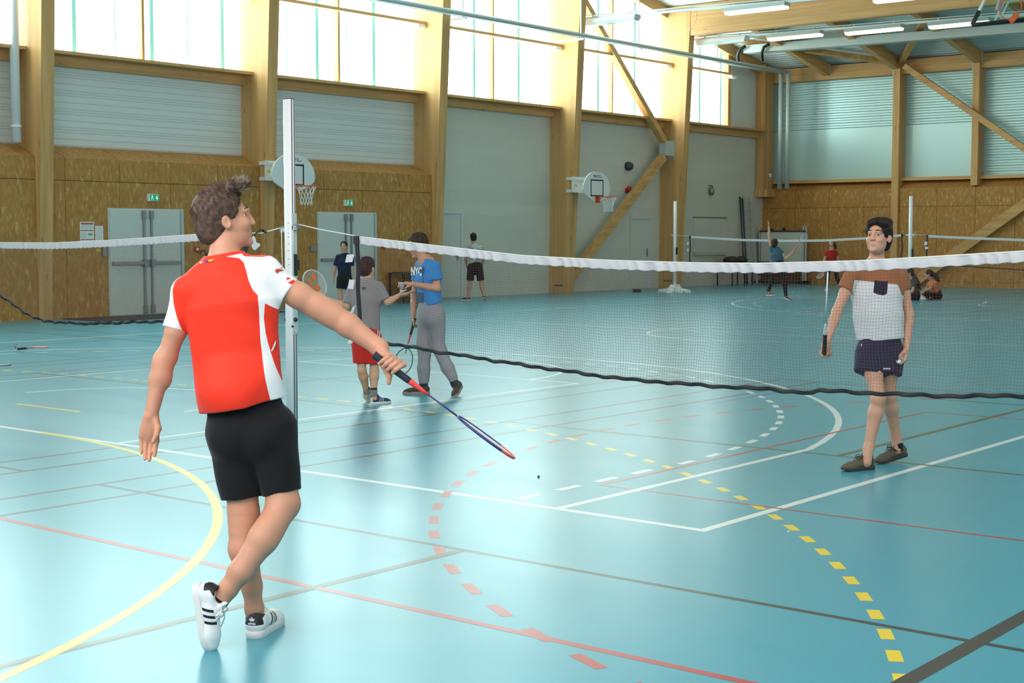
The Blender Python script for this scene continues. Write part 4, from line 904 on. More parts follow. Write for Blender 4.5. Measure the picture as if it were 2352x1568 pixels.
def fold(seed, amp, freq, dirs=None):
    r = np.random.RandomState(seed); w = [(r.randn(3), r.uniform(0, 6.28), r.uniform(0.6, 1.5)) for _ in range(6)]
    ds = dirs
    def f(P):
        o = np.zeros(len(P)); wp = P + 0.03 * np.sin(P[:, [1, 2, 0]] * 14 + seed)
        for i, (d, ph, s) in enumerate(w):
            d = unit(d if ds is None else v3(ds) + 0.45 * d)
            x = np.sin(wp @ d * freq * s + ph); o += np.sign(x) * np.abs(x) ** 1.3 * (1 / (1 + 0.4 * i))
        return amp * o / 3
    return f
def side2d(poly, V, closed=False):
    """signed distance in the local x-z plane; positive inside a closed polygon / left of an open line"""
    p = np.array(poly, float); x = V[:, 0]; z = V[:, 2]; best = np.full(len(V), 9.0); ins = np.zeros(len(V), bool); n = len(p)
    for i in range(n if closed else n - 1):
        a = p[i]; b = p[(i + 1) % n]; d = b - a; t = np.clip(((x - a[0]) * d[0] + (z - a[1]) * d[1]) / (d @ d + 1e-12), 0, 1)
        best = np.minimum(best, np.hypot(x - a[0] - t * d[0], z - a[1] - t * d[1]))
        c = ((a[1] > z) != (b[1] > z)) & (x < (b[0] - a[0]) * (z - a[1]) / (b[1] - a[1] + 1e-12) + a[0]); ins ^= c
    return np.where(ins, best, -best)
# ---- cloth, skin and hair materials
def attr(m, name): return N(m, 'ShaderNodeAttribute', attribute_name=name).outputs['Fac']
def step(m, s, w=0.0006):
    r = N(m, 'ShaderNodeMapRange'); L(m, s, r.inputs[0]); r.inputs[1].default_value = 0.0001; r.inputs[2].default_value = 2 * w; return r.outputs[0]
def skin(name, c, lip=(0.50, 0.17, 0.15)):
    m = mat(name, (*c, 1), 0.48, spec=0.4); v = coords(m, (1, 1, 1)); n = noise(m, v, 14, 4)
    a = mixc(m, n.outputs[0], (c[0] * 0.93, c[1] * 0.87, c[2] * 0.84, 1), (min(1, c[0] * 1.06), c[1] * 1.06, c[2] * 1.06, 1))
    sp = noise(m, v, 260, 2); 
    a = mixc(m, step(m, attr(m, 'lip'), 0.0018), a, (*lip, 1)); L(m, a, bsdf(m).inputs['Base Color']); bump(m, sp.outputs[0], 0.08, 0.001)
    bsdf(m).inputs['Subsurface Weight'].default_value = 0.06; bsdf(m).inputs['Subsurface Radius'].default_value = (0.012, 0.005, 0.003); bsdf(m).inputs['Subsurface Scale'].default_value = 1.0
    return m
def cloth(name, cols, rough=0.8, weave=400, heather=0.0):
    """cols[0] base, cols[i] where attribute 'p<i>' > 0"""
    m = mat(name, (*cols[0][:3], 1), rough, spec=0.25); v = coords(m, (1, 1, 1)); a = (*cols[0][:3], 1)
    if heather:
        n = noise(m, v, 160, 4, 0.7); c = cols[0]; a = mixc(m, ramp(m, n.outputs[0], [(0.35, (0, 0, 0)), (0.65, (1, 1, 1))]), tuple(x * (1 - heather) for x in c[:3]) + (1,), tuple(x * (1 + heather) for x in c[:3]) + (1,))
    for i, c in enumerate(cols[1:], 1): a = mixc(m, step(m, attr(m, 'p%d' % i)), a, (*c[:3], 1))
    if hasattr(a, 'links'): L(m, a, bsdf(m).inputs['Base Color'])
    bump(m, noise(m, v, weave, 2).outputs[0], 0.12, 0.001); bsdf(m).inputs['Sheen Weight'].default_value = 0.08; return m
def hairmat(name, c0, c1):
    m = mat(name, (*c0, 1), 0.6, spec=0.25); n = noise(m, coords(m, (1, 1, 1)), 55, 3)
    L(m, mixc(m, ramp(m, n.outputs[0], [(0.35, (0, 0, 0)), (0.7, (1, 1, 1))]), (*c0, 1), (*c1, 1)), bsdf(m).inputs['Base Color']); return m
# ---- figure parts
def basis(f, u=(0, 0, 1)):
    f = unit(f); r = unit(np.cross(f, v3(u))); u = np.cross(r, f); return f, u, r
def head_solid(s, c, f, u, r, k=1.0, fine=True):
    P = lambda w, ff, uu: c + (r * w + f * ff + u * uu) * k
    A = (r, f, u)
    s.ell(P(0, -.012, .035), v3((.073, .093, .083)) * k, A, .02 * k)
    s.ell(P(0, .022, -.033), v3((.061, .070, .078)) * k, A, .02 * k)
    s.ell(P(0, .028, -.072), v3((.049, .051, .038)) * k, A, .02 * k)
    s.ell(P(0, .074, -.097), v3((.020, .018, .016)) * k, A, .015 * k)
    if fine:
        for w in (-1, 1):
            s.ell(P(w * .036, .064, -.027), v3((.021, .023, .022)) * k, A, .02 * k)
            s.cone(P(w * .036, .079, .021), P(w * .006, .090, .021), .010 * k, .010 * k, .012 * k)
            s.ell(P(w * .031, .106, .002), v3((.019, .020, .013)) * k, A, .012 * k, '-')
        s.cone(P(0, .088, .014), P(0, .104, -.027), .008 * k, .0100 * k, .010 * k)
        for w in (-1, 1): s.ell(P(w * .011, .102, -.032), v3((.008, .010, .008)) * k, A, .006 * k)
        for w in (-1, 1): s.cone(P(w * .024, .078, -.0635), P(w * .004, .0885, -.0595), .0032 * k, .0052 * k, .006 * k); s.cone(P(w * .022, .078, -.0665), P(0, .0875, -.0705), .0032 * k, .0060 * k, .006 * k)
        s.chain([P(-.025, .083, -.065), P(-.012, .0915, -.0645), P(.012, .0915, -.0645), P(.025, .083, -.065)], [.0016 * k] * 4, .002 * k, op='-')
    else:
        s.cone(P(0, .085, .01), P(0, .108, -.027), .01 * k, .013 * k, .012 * k)
    for w in (-1, 1):
        s.ell(P(w * .0745, -.006, -.008), v3((.008, .0165, .028)) * k, (r * 1 - f * .35 * w * w, f + u * .25, u - f * .25), .006 * k)
        if fine: s.ell(P(w * .083, -.002, -.006), v3((.006, .009, .017)) * k, (r, f + u * .25, u - f * .25), .004 * k, '-')
def face_parts(par, c, f, u, r, k, hairm, iris=(0.06, 0.035, 0.02), gaze=None, brow=True, lids=None, er=.0114, ed=.0735):
    P = lambda w, ff, uu: c + (r * w + f * ff + u * uu) * k
    g = unit(f if gaze is None else gaze)
    for w in (-1, 1):
        ec = P(w * .031, ed, .002); R_ = er * k; b = MB(); b.smooth = True
        prof = [(math.sin(t) * R_, math.cos(t) * R_) for t in np.linspace(0, math.pi, 22)]; n = 18
        b.lathe(prof, n, ec, g)
        for i in range(len(b.m)):
            ring = i // n; b.m[i] = 2 if ring < 2 else (1 if ring < 4 else 0)
        b.build('eye', [M['eyewhite'], mat('iris', (*iris, 1), 0.2), M['pupil']], par)
        b = MB(); b.smooth = True; a = [P(w * (.019 + .024 * t), .0865 - .006 * t * t, .0062 + .0036 * math.sin(math.pi * t)) for t in np.linspace(0, 1, 7)]
        b.tube(a, [.0022 * k, .0034 * k, .0038 * k, .0038 * k, .0036 * k, .003 * k, .002 * k], 6)
        b.tube([P(w * (.021 + .020 * t), .0845 - .006 * t * t, -.0065 - .0015 * math.sin(math.pi * t)) for t in np.linspace(0, 1, 7)], [.0015 * k, .0024 * k, .0026 * k, .0026 * k, .0026 * k, .0022 * k, .0015 * k], 6)
        if lids is not None: b.build('eyelid', lids, par)
        if brow:
            b = MB(); b.smooth = True; a = [P(w * (.012 + .036 * t), (.0955 - .019 * t * t), .025 + .007 * math.sin(math.pi * (0.15 + .75 * t))) for t in np.linspace(0, 1, 8)]
            for dz in (-.0012, .0012): b.tube([p + u * dz * k - f * .001 * k for p in a], [.0010 * k, .0018 * k, .0022 * k, .0022 * k, .0020 * k, .0018 * k, .0013 * k, .0006 * k], 5)
            b.build('eyebrow', hairm, par)
M['eyewhite'] = mat('eye_white', (0.55, 0.52, 0.50), 0.35); M['pupil'] = mat('pupil', (0.008, 0.008, 0.008), 0.1)
FING = (((.092, .030), (.042, .025, .020)), ((.096, .010), (.046, .029, .021)), ((.090, -.011), (.042, .027, .021)), ((.080, -.030), (.033, .020, .018)))
def hand_solid(s, w, x, n, y, k=1.0, curl=((.3, .4, .3),) * 4, spread=0.06, thumb=None):
    """w wrist, x towards fingers, n palm faces, y thumb side"""
    x = unit(x); n = unit(v3(n) - x * (v3(n) @ x)); y0 = np.cross(n, x); y = y0 if y0 @ v3(y) > 0 else -y0
    P = lambda a, b, c: w + (x * a + y * b + n * c) * k
    for i, ((kx, ky), ph) in enumerate(FING):
        s.cone(P(.0, ky * .55, 0), P(kx, ky, 0), .0135 * k, .0115 * k, .012 * k)
        p = P(kx, ky, 0); ang = 0.0; lat = spread * (1.5 - i) ; r0 = (.0100, .0100, .0097, .0086)[i]
        for j in range(3):
            ang += curl[i][j]; d = x * math.cos(ang) + n * math.sin(ang) + y * lat * math.cos(ang); q = p + unit(d) * ph[j] * k
            s.cone(p, q, (r0 - .0012 * j) * k, (r0 - .0012 * (j + 1)) * k, .004 * k); p = q
    s.ell(P(.045, .0, .004), v3((.048, .036, .014)) * k, (x, y, n), .012 * k)
    t = thumb or ((.020, .022, .010), (.048, .046, .020), (.074, .058, .026), (.098, .062, .030))
    s.chain([P(*q) for q in t], [.016 * k, .0135 * k, .0105 * k, .0085 * k], .008 * k)
# ---- shoes: t along the foot to the toe, u up, w across
def shoe(par, heel, t, u, L_=0.28, upper=None, solem=None, wid=1.0, attrs=None, vox=0.004, sole_h=0.028, name='shoe', collar=0.085, chunky=0.0, sides=True):
    t, u_, w = unit(t), None, None; u = unit(v3(u) - t * (v3(u) @ t)); w = np.cross(u, t); heel = v3(heel)
    k = L_ / 0.28
    X = lambda a, b, c=0.0: heel + t * a * k + u * b * k + w * c * k
    s = Solid(); wd = .036 * wid
    s.cone(X(.040, .050), X(.110, .052), .036 * k * wid, .037 * k * wid, .02 * k)
    s.cone(X(.110, .050), X(.205, .030), .038 * k * wid, .040 * k * wid, .02 * k, flat=u, fs=.85)
    s.cone(X(.205, .028), X(.238, .024), .041 * k * wid, .036 * k * wid, .02 * k, flat=u, fs=.8)
    s.cone(X(.046, .05), X(.058, collar), .036 * k * wid, .035 * k * wid, .02 * k, cap=True)
    s.ell(X(.062, collar + .012), v3((.030, .020, .025)) * k, (t, u, w), .006 * k, '-')
    s.cone(X(.120, .070), X(.096, .108), .017 * k, .015 * k, .012 * k, flat=t, fs=.6)
    s.half(X(0, sole_h * 0.6), -u, .004)
    def wrap(fn): return lambda V: fn(((V - heel) @ t) / k, ((V - heel) @ u) / k, ((V - heel) @ w) / k)
    o = solid_obj(name, s, vox, upper, par, {a: wrap(fn) for a, fn in (attrs or {}).items()})
    out = [(0.003, .0), (.006, .018), (.02, .031), (.05, .036), (.10, .036), (.15, .040), (.20, .045), (.235, .042), (.262, .030), (.276, .012), (.279, 0)]
    pl = [(a, c * wid) for a, c in out] + [(a, -c * wid) for a, c in out[::-1][1:-1]]
    n = len(pl); b = MB(); b.smooth = False
    lv = [(0.0, .985), (.004, 1.0), (sole_h * .5, 1.015), (sole_h * .95, 1.0), (sole_h, .96)]
    vs = [X(.14 + (a - .14) * sc, z + (0.018 * max(0, (a - .2) / .08) ** 2 if z < sole_h * .6 else 0) * (1 if chunky else .35), c * sc) for z, sc in lv for a, c in pl]
    fs = [tuple(range(n))[::-1], tuple((len(lv) - 1) * n + i for i in range(n))]
    b.add(vs, fs); b.smooth = True
    b.add(vs, [(q * n + i, q * n + (i + 1) % n, (q + 1) * n + (i + 1) % n, (q + 1) * n + i) for q in range(len(lv) - 1) for i in range(n)])
    b.build('sole', solem, o)
    return o, X
def curve(pts, n=5):
    p = [v3(a) for a in pts]; p = [p[0]] + p + [p[-1]]; out = []
    for i in range(1, len(p) - 2):
        for j in range(n):
            t = j / n; out.append(.5 * (2 * p[i] + (p[i + 1] - p[i - 1]) * t + (2 * p[i - 1] - 5 * p[i] + 4 * p[i + 1] - p[i + 2]) * t * t + (3 * p[i] - p[i - 1] - 3 * p[i + 1] + p[i + 2]) * t ** 3))
    return out + [p[-1]]
def laces(o, X, m, n=4, bow=True):
    for i in range(n):
        a = .118 + i * .022; z = .092 - i * .0125; b = MB(); b.smooth = True
        b.tube(curve([X(a, z - .018, -.024), X(a + .004, z, -.012), X(a + .006, z + .003, 0), X(a + .004, z, .012), X(a, z - .018, .024)]), .0030, 5); b.build('lace', m, o)
    if bow:
        for sgn in (-1, 1):
            b = MB(); b.smooth = True; b.tube(curve([X(.116, .092, 0), X(.112, .102, sgn * .016), X(.124, .102, sgn * .034), X(.132, .086, sgn * .036), X(.122, .090, sgn * .014), X(.116, .092, 0)]), .0026, 5); b.tube(curve([X(.117, .092, 0), X(.133, .094, sgn * .018), X(.152, .070, sgn * .032)]), .0024, 5); b.build('lace_loop', m, o)
def strands(name, sol_VF, m, par, n, length, rad, flow, lift, seed, keep=None, taper=True, nseg=3, jitter=0.25, curv=5.0):
    V, F = sol_VF; r = np.random.RandomState(seed)
    A = V[F[:, 0]]; B_ = V[F[:, 1]]; C_ = V[F[:, 2]]; nr = np.cross(B_ - A, C_ - A); nr /= np.maximum(np.linalg.norm(nr, axis=1), 1e-12)[:, None]
    ids = np.arange(len(F))
    if keep is not None: ids = ids[keep(A)]
    if not len(ids): return
    ids = r.choice(ids, n); P = A[ids] + (C_[ids] - A[ids]) * r.rand(n, 1); Nn = nr[ids]
    fl_ = flow(P); fl_ = fl_ - Nn * (fl_ * Nn).sum(1)[:, None]; fl_ /= np.maximum(np.linalg.norm(fl_, axis=1), 1e-6)[:, None]
    fl_ = fl_ + jitter * r.randn(n, 3); fl_ /= np.linalg.norm(fl_, axis=1)[:, None]
    ln = (length(P) if callable(length) else length) * r.uniform(0.7, 1.2, n); lf = lift(P) if callable(lift) else np.full(n, lift)
    sd = np.cross(fl_, Nn); sd /= np.maximum(np.linalg.norm(sd, axis=1), 1e-6)[:, None]
    verts = []; 
    for q in range(nseg + 1):
        t = q / nseg; c = P + fl_ * (ln * t)[:, None] + Nn * ((lf * ln) * t * (1.2 - 0.5 * t) - 0.001 - curv * (ln * t) ** 2)[:, None]; w = rad * (1 - (0.9 * t if taper else 0)) 
        verts += [c + sd * w, c - sd * w * 0.5 + Nn * w * 0.9, c - sd * w * 0.5 - Nn * w * 0.9]
    Vv = np.stack(verts, 1).reshape(-1, 3); m3 = 3 * (nseg + 1); base = np.arange(n) * m3; Fs = []
    for q in range(nseg):
        for j in range(3): Fs.append(np.stack([base + q * 3 + j, base + q * 3 + (j + 1) % 3, base + q * 3 + 3 + (j + 1) % 3, base + q * 3 + 3 + j], 1))
    return link(name, npmesh(name, Vv, np.concatenate(Fs)), m, par)
# ---- a generic figure from joints given on the photograph with depth offsets
class Fig:
    def __init__(s, base_px, label, stature=1.75, group=None):
        s.base = at_floor(*base_px); s.D0 = float((s.base - _O) @ _F); s.k = stature / 1.75
        s.o = empty('person', tuple(s.base), YAW, label=label, cat='person', group=group)
        s.px = s.D0 / FPX
    def q(s, u, v, dy=0.0):
        p = at_d(u, v, s.D0 + dy) - s.base; return np.array([p @ _R, p @ FWH, p[2]])
    def floorz(s, p): p = v3(p); p[2] = 0; return p
    def xz(s, pts, dy=0.0): return [(lambda a: (a[0], a[2]))(s.q(u, v, dy)) for u, v in pts]
# ================================================================== rackets
def racket(base_o, butt, tip_dir, face_n, label, cols, L_=0.67, headlen=0.27, headw=0.20, vox=None, text=None, logo=None, strings=True, frame=True):
    """butt: end of the grip; tip_dir: along the shaft; face_n: normal of the string bed; local frame of world"""
    butt = v3(butt); x = unit(tip_dir); n = unit(v3(face_n) - x * (v3(face_n) @ x)); y = np.cross(n, x)
    e = empty('badminton_racket', tuple(butt), label=label, cat='racket'); off = tuple(butt)
    X = lambda a, b=0.0, c=0.0: Vector(butt + x * a + y * b + n * c)
    b = MB(); b.smooth = True; b.tube([X(0), X(.003), X(.012), X(.16), X(.172)], [.0155, .0165, .0148, .0135, .0125], 8); b.build('grip', cols['grip'], e, off)
    b = MB(); b.smooth = True; b.tube([X(.172), X(.178), X(.235), X(.26)], [.013, .0125, .0075, .0045], 10); b.build('cone', cols['cone'], e, off)
    b = MB(); b.smooth = True; s0 = L_ - headlen; b.tube([X(.255), X(.36), X(s0 + 0.004)], .0036, 8); b.build('shaft', cols['shaft'], e, off)
    c = X(L_ - headlen / 2); a_, h_ = headlen / 2, headw / 2; pts = []
    for i in range(44):
        t = 2 * math.pi * i / 44; wv = 1.0 - 0.08 * math.cos(t); pts.append(c + Vector(x) * (a_ * math.cos(t)) + Vector(y) * (h_ * math.sin(t) * (1.02 + 0.06 * math.cos(t))))
    b = MB(); b.smooth = True; b.mi = 0; b.tube(pts, .0055, 6, closed=True)
    for i in range(len(b.m)):
        q = i // 6; 
        if q < 7 or q > 36: b.m[i] = 1
    b.build('frame', [cols['frame'], cols.get('frame_tip', cols['frame'])], e, off)
    if strings:
        b = MB(); k = 20
        for i in range(1, k):
            q = -h_ + 2 * h_ * i / k; l = a_ * math.sqrt(max(0, 1 - (q / h_) ** 2)); b.tube([c + Vector(y) * q - Vector(x) * l, c + Vector(y) * q + Vector(x) * l], .0006, 3, caps=False)
        for i in range(1, 22):
            q = -a_ + 2 * a_ * i / 22; l = h_ * math.sqrt(max(0, 1 - (q / a_) ** 2)) * 1.02; b.tube([c + Vector(x) * q - Vector(y) * l, c + Vector(x) * q + Vector(y) * l], .0006, 3, caps=False)
        b.build('strings', cols['strings'], e, off)
    if logo:
        b = MB()
        def blob(poly): b.add([c + Vector(x) * p * a_ + Vector(y) * r_ * h_ + Vector(n) * (-.0016 * logo[1]) for p, r_ in poly], [tuple(range(len(poly)))])
        el = lambda cx, cy, rx, ry: [(cx + rx * math.cos(t), cy + ry * math.sin(t)) for t in np.linspace(0, 5.9, 14)]
        blob(el(.36, -.30, .22, .25)); blob(el(-.36, .05, .24, .28)); blob([(.5, .12), (.62, .3), (.0, .55), (-.05, .3)]); blob([(.06, .42), (-.05, .6), (-.42, .62), (-.3, .45)])
        b.build('string_logo', logo[0], e, off)
    return e, X
W2 = lambda fig, p: np.array(fig.base) + _R * p[0] + FWH * p[1] + np.array([0, 0, p[2]])
WD = lambda d: _R * d[0] + FWH * d[1] + np.array([0, 0, d[2]])
M['lace'] = mat('shoe_lace_white', (0.80, 0.79, 0.76), 0.8); M['sole_w'] = mat('white_rubber', (0.70, 0.70, 0.70), 0.6); M['leather_w'] = cloth('white_leather', [(0.78, 0.79, 0.81), (0.018, 0.018, 0.022)], 0.4, 120)
# ================================================================== the boy in the red and white shirt (nearest, seen from behind)
f1 = Fig((597, 1468), 'boy in a red and white shirt and black shorts, seen from behind with a racket', 1.75)
q = f1.q; px1 = f1.px; par = f1.o
SK1 = skin('skin_tanned', (0.58, 0.29, 0.19)); HR1 = hairmat('hair_light_brown', (0.060, 0.036, 0.027), (0.145, 0.092, 0.068))
B = Solid()
Rr = lambda p: p * px1
# torso and neck
B.chain([q(521, 640, .0), q(529, 700, .0), q(535, 790, .0), q(550, 880, 0), q(562, 960, 0)], [Rr(62), Rr(96), Rr(86), Rr(78), Rr(70)], .03, flat=(0.15, 1, 0), fs=.62)
B.cone(q(517, 555, .012), q(513, 620, -.01), Rr(33), Rr(38), .02)
B.cone(q(515, 622, -.005), q(430, 668, .0), Rr(34), Rr(28), .03); B.cone(q(525, 622, -.005), q(606, 634, .02), Rr(34), Rr(31), .03)
# head turned to the right, a little away from us
hc = q(514, 505, .02); hf, hu, hr = basis((0.92, 0.34, 0.19), (0, 0, 1)); HK = 1.04
head_solid(B, hc, hf, hu, hr, HK)
# right arm
se, el, wr = q(610, 636, .02), q(764, 725, .05), q(872, 799, .03)
B.chain([se, q(688, 680, .035), el, q(800, 747, .05), wr], [Rr(33), Rr(29), Rr(27.5), Rr(27), Rr(18.5)], .02)
B.ell(q(735, 708, .045), (Rr(45), Rr(28), Rr(28)), ((.86, .1, -.5), (0, 1, 0), (.5, 0, .86)), .02)
# its hand closed on the grip: the grip runs from butt g0 to g1 in front of the palm
g0 = q(861, 816, -.035); g1 = q(929, 863, -.02); gx = unit(g1 - g0); gn = unit(np.cross(gx, v3((0, 1, 0)))); gn = gn if gn[2] > 0 else -gn; gy = unit(np.cross(gx, gn)); gy = gy if gy[1] < 0 else -gy   # gn up-right of the grip, gy towards us
G = lambda a, b, c: g0 + gx * a + gn * b + gy * c
B.chain([wr, G(.035, .012, -.030), G(.075, .016, -.030)], [Rr(20), .021, .020], .02)
B.cone(G(.03, .020, -.022), G(.105, .026, -.018), .017, .014, .015)
B.cone(G(.03, -.004, -.030), G(.095, .004, -.026), .018, .013, .015)
for i, (a, ln_) in enumerate(((.106, 1.0), (.085, 1.06), (.064, 1.0), (.045, .88))):
    tl = 0.12 * (i - 1)
    B.chain([G(a, .026, -.020), G(a + .006, .034, .002), G(a - .002, .026, .022), G(a - .010, .004, .029), G(a - .014, -.014, .022)], [.0118 * ln_, .0108 * ln_, .0102 * ln_, .0092 * ln_, .0080 * ln_], .003)
B.chain([G(.040, -.010, -.026), G(.075, -.026, -.016), G(.092, -.036, -.010), G(.105, -.058, -.008)], [.016, .0125, .0112, .0088], .006)
# left arm hanging
B.chain([q(428, 672, 0), q(404, 760, 0), q(383, 820, .01), q(365, 870, .0), q(347, 955, -.02)], [Rr(30), Rr(23), Rr(22.5), Rr(21), Rr(15)], .02)
B.ell(q(372, 850, -.002), (Rr(21), Rr(21), Rr(40)), ((1, 0, .25), (0, 1, 0), (-.25, 0, 1)), .02)
hand_solid(B, q(347, 957, -.02), (-.10, -.05, -1), (.25, -1, .05), (1, 0, 0), .98, ((.45, .6, .4), (.34, .5, .4), (.25, .42, .35), (.15, .32, .3)), -.055, thumb=((.012, .018, .012), (.040, .030, .026), (.066, .026, .040), (.092, .016, .046)))
# legs
B.chain([q(536, 1000, .0), q(554, 1110, .0), q(560, 1180, .005), q(560, 1215, .0)], [Rr(46), Rr(39), Rr(34), Rr(32)], .025)
B.chain([q(560, 1205, 0), q(560, 1260, -.005), q(578, 1345, .035), q(584, 1400, .055)], [Rr(32), Rr(34), Rr(23), Rr(20)], .02)
B.chain([q(616, 1000, .0), q(640, 1085, -.01), q(650, 1155, -.02)], [Rr(46), Rr(38), Rr(38)], .025)
B.chain([q(652, 1158, -.02), q(603, 1240, -.10), q(552, 1312, -.13), q(524, 1352, -.13), q(508, 1372, -.13)], [Rr(36), Rr(32), Rr(26), Rr(21), Rr(19)], .02)
B.ell(q(614, 1222, -.09), (Rr(50), Rr(30), Rr(33)), ((-.55, -.3, -.8), (.3, -.9, .2), (.8, 0, -.55)), .02)
B.cone(q(584, 1398, .055), q(588, 1436, .072), Rr(20), Rr(18), .02); B.cone(q(508, 1372, -.13), q(494, 1398, -.125), Rr(19), Rr(16), .02)
def lipf(c, f, u, r, k): return lambda V: np.where(((V - c) @ f) / k > .07, .0092 - np.hypot(((V - c) @ r) / k * .42, ((V - c) @ u) / k + .0645), -1)
solid_obj('body', B, 0.0034, SK1, par, {'lip': lipf(hc, hf, hu, hr, HK)}, smooth=2)
face_parts(par, hc, hf, hu, hr, HK, HR1, (0.05, 0.05, 0.045), gaze=hf + .35 * hr, lids=SK1, er=.0102, ed=.0695)
# hair
Hs = Solid(); HP = lambda w, a, b: hc + (hr * w + hf * a + hu * b) * HK
Hs.ell(HP(0, -.016, .040), v3((.081, .098, .088)) * HK, (hr, hf, hu), .02)
Hs.ell(HP(0, -.050, -.020), v3((.066, .060, .075)) * HK, (hr, hf, hu), .03)
Hs.cone(HP(0, .0, .110), HP(0, .078, .112), .026, .017, .03, flat=hr, fs=1.0)
for w_ in (-.04, -.02, 0, .02, .04): Hs.cone(HP(w_, .05, .112), HP(w_ * .9, .092, .126 - abs(w_) * .3), .022, .009, .012)
Hs.ell(HP(0, .110, -.005), v3((.090, .088, .088)) * HK, (hr, hf, hu), .012, '-')
for w_ in (-1, 1): Hs.ell(HP(w_ * .082, .030, -.062), v3((.03, .052, .060)) * HK, (hr, hf, hu), .010, '-'); Hs.ell(HP(w_ * .082, .004, -.012), v3((.020, .022, .034)) * HK, (hr, hf, hu), .006, '-')
Hs.half(HP(0, -.05, -.083), -hu * .9 - hf * .2, .012)
Hs.disp = lambda P: 0.0007 * np.sin(((P - hc) @ hr) * 420 + 2 * np.sin(((P - hc) @ hu) * 60)) + 0.0006 * np.sin(((P - hc) @ hf) * 330 + ((P - hc) @ hu) * 60)
D_, lo_, h_ = Hs.grid(0.0032); VF = surfnet(D_, lo_, h_, 1); ho = link('hair', npmesh('hair', *VF), HR1, par)
crown = HP(0, -.055, .115)
def flow1(P):
    d = P - crown; top = np.clip((((P - hc) @ hu) - .06 * HK) / .05, 0, 1)[:, None]
    return (d + np.outer(np.ones(len(P)), -hu) * .03) * (1 - top) + top * (np.outer(np.ones(len(P)), hf) * .1 + d * .3)
strands('hair_strands', VF, HR1, ho, 12000, lambda P: .014 + .022 * np.clip((((P - hc) @ hu)) / .12, 0, 1), .0007, flow1, lambda P: .015 + .5 * np.clip((((P - hc) @ hf) - .03) / .07, 0, 1) * np.clip((((P - hc) @ hu) - .07) / .04, 0, 1), 4, jitter=.09)
tip = hairmat('hair_bleached_tips', (0.26, 0.20, 0.15), (0.42, 0.35, 0.29))
strands('quiff_tips', VF, tip, ho, 420, .030, .0010, lambda P: np.outer(np.ones(len(P)), hf * .6 + hu * .9), .5, 6, curv=0, keep=lambda A: (((A - hc) @ hf) > .055) & (((A - hc) @ hu) > .095), jitter=.3)
# shirt
T = Solid(); fl_ = (0.15, 1, 0)
T.chain([q(521, 650, .0), q(528, 700, .0), q(534, 770, .0), q(546, 860, 0), q(562, 960, 0)], [Rr(72), Rr(108), Rr(99), Rr(97), Rr(102)], .03, flat=fl_, fs=.66)
T.ell(q(545, 900, -.02), (Rr(92), Rr(88), Rr(90)), None, .04)
T.cone(q(513, 628, -.005), q(432, 672, .0), Rr(41), Rr(36), .03); T.cone(q(527, 622, -.005), q(606, 630, .02), Rr(42), Rr(41), .03)
T.cone(q(519, 585, .008), q(520, 640, -.005), Rr(44), Rr(60), .02)
T.cone(q(428, 674, 0), q(402, 757, 0), Rr(36), Rr(30.5), .02, cap=True); T.cone(q(607, 634, .02), q(661, 671, .03), Rr(41), Rr(34), .025, cap=True)
T.cone(q(518, 560, .012), q(515, 606, .0), Rr(34), Rr(36), .01, op='-')
nA = f1.xz([(468, 948), (658, 910)]); dv = v3((nA[1][0] - nA[0][0], 0, nA[1][1] - nA[0][1])); T.half((nA[0][0], 0, nA[0][1]), np.cross(dv, (0, 1, 0)) * (1 if np.cross(dv, (0, 1, 0))[2] < 0 else -1), .004)
nB = f1.xz([(468, 592), (560, 572)]); dv = v3((nB[1][0] - nB[0][0], 0, nB[1][1] - nB[0][1])); T.half((nB[0][0], 0, nB[0][1]), np.cross(dv, (0, 1, 0)) * (1 if np.cross(dv, (0, 1, 0))[2] > 0 else -1), .004)
fa, fb = fold(3, .007, 17, (.8, 0, .55)), fold(8, .0045, 38, (.9, .2, .3))
T.disp = lambda P: fa(P) + fb(P)
cz = lambda pts: f1.xz([(300 + a * 460 / 1244, 380 + b * 460 / 1244) for a, b in pts])
pL = cz([(440, 588), (395, 625), (330, 680), (290, 715), (278, 770), (285, 850), (305, 930), (330, 1010), (345, 1060), (150, 1060), (100, 800), (250, 600), (400, 560)])
pR = cz([(562, 552), (600, 562), (690, 574), (722, 600), (745, 660), (765, 720), (790, 770), (818, 800), (824, 870), (826, 960), (832, 1080), (846, 1200), (866, 1310), (895, 1450), (975, 1450), (968, 1400), (940, 1300), (908, 1210), (880, 1110), (862, 1030), (852, 940), (860, 850), (940, 900), (1100, 760), (900, 500), (850, 556), (700, 545), (600, 530)])
cuffR = cz([(975, 690), (1005, 700), (1035, 730), (1000, 738), (970, 720)]); cuffRw = cz([(972, 716), (1000, 700), (1014, 704), (982, 724)])
cuffL = cz([(215, 928), (222, 945), (208, 985), (190, 970)]); cuffLw = cz([(196, 952), (216, 962), (213, 970), (193, 960)])
back = lambda V: V[:, 1] < q(521, 650, .012)[1]
def whitef(V):
    a = np.maximum(side2d(pL, V, True), side2d(pR, V, True)); s_ = side2d(cz([(700, 545), (850, 550), (860, 560), (820, 566), (720, 562)]), V, True)
    return np.minimum(a, -s_)
necd = unit(np.cross(v3((nB[1][0] - nB[0][0], 0, nB[1][1] - nB[0][1])), (0, 1, 0))); necd = necd if necd[2] > 0 else -necd
neckf = lambda V: .016 + (V - v3((nB[0][0], 0, nB[0][1]))) @ necd
redf = lambda V: np.maximum.reduce([neckf(V), np.minimum(side2d(cuffR, V, True), -side2d(cuffRw, V, True)), np.minimum(side2d(cuffL, V, True), -side2d(cuffLw, V, True))])
hemf = lambda V: .0012 - np.abs((V[:, 2] - nA[0][1]) - (V[:, 0] - nA[0][0]) * (nA[1][1] - nA[0][1]) / (nA[1][0] - nA[0][0]) - .018)
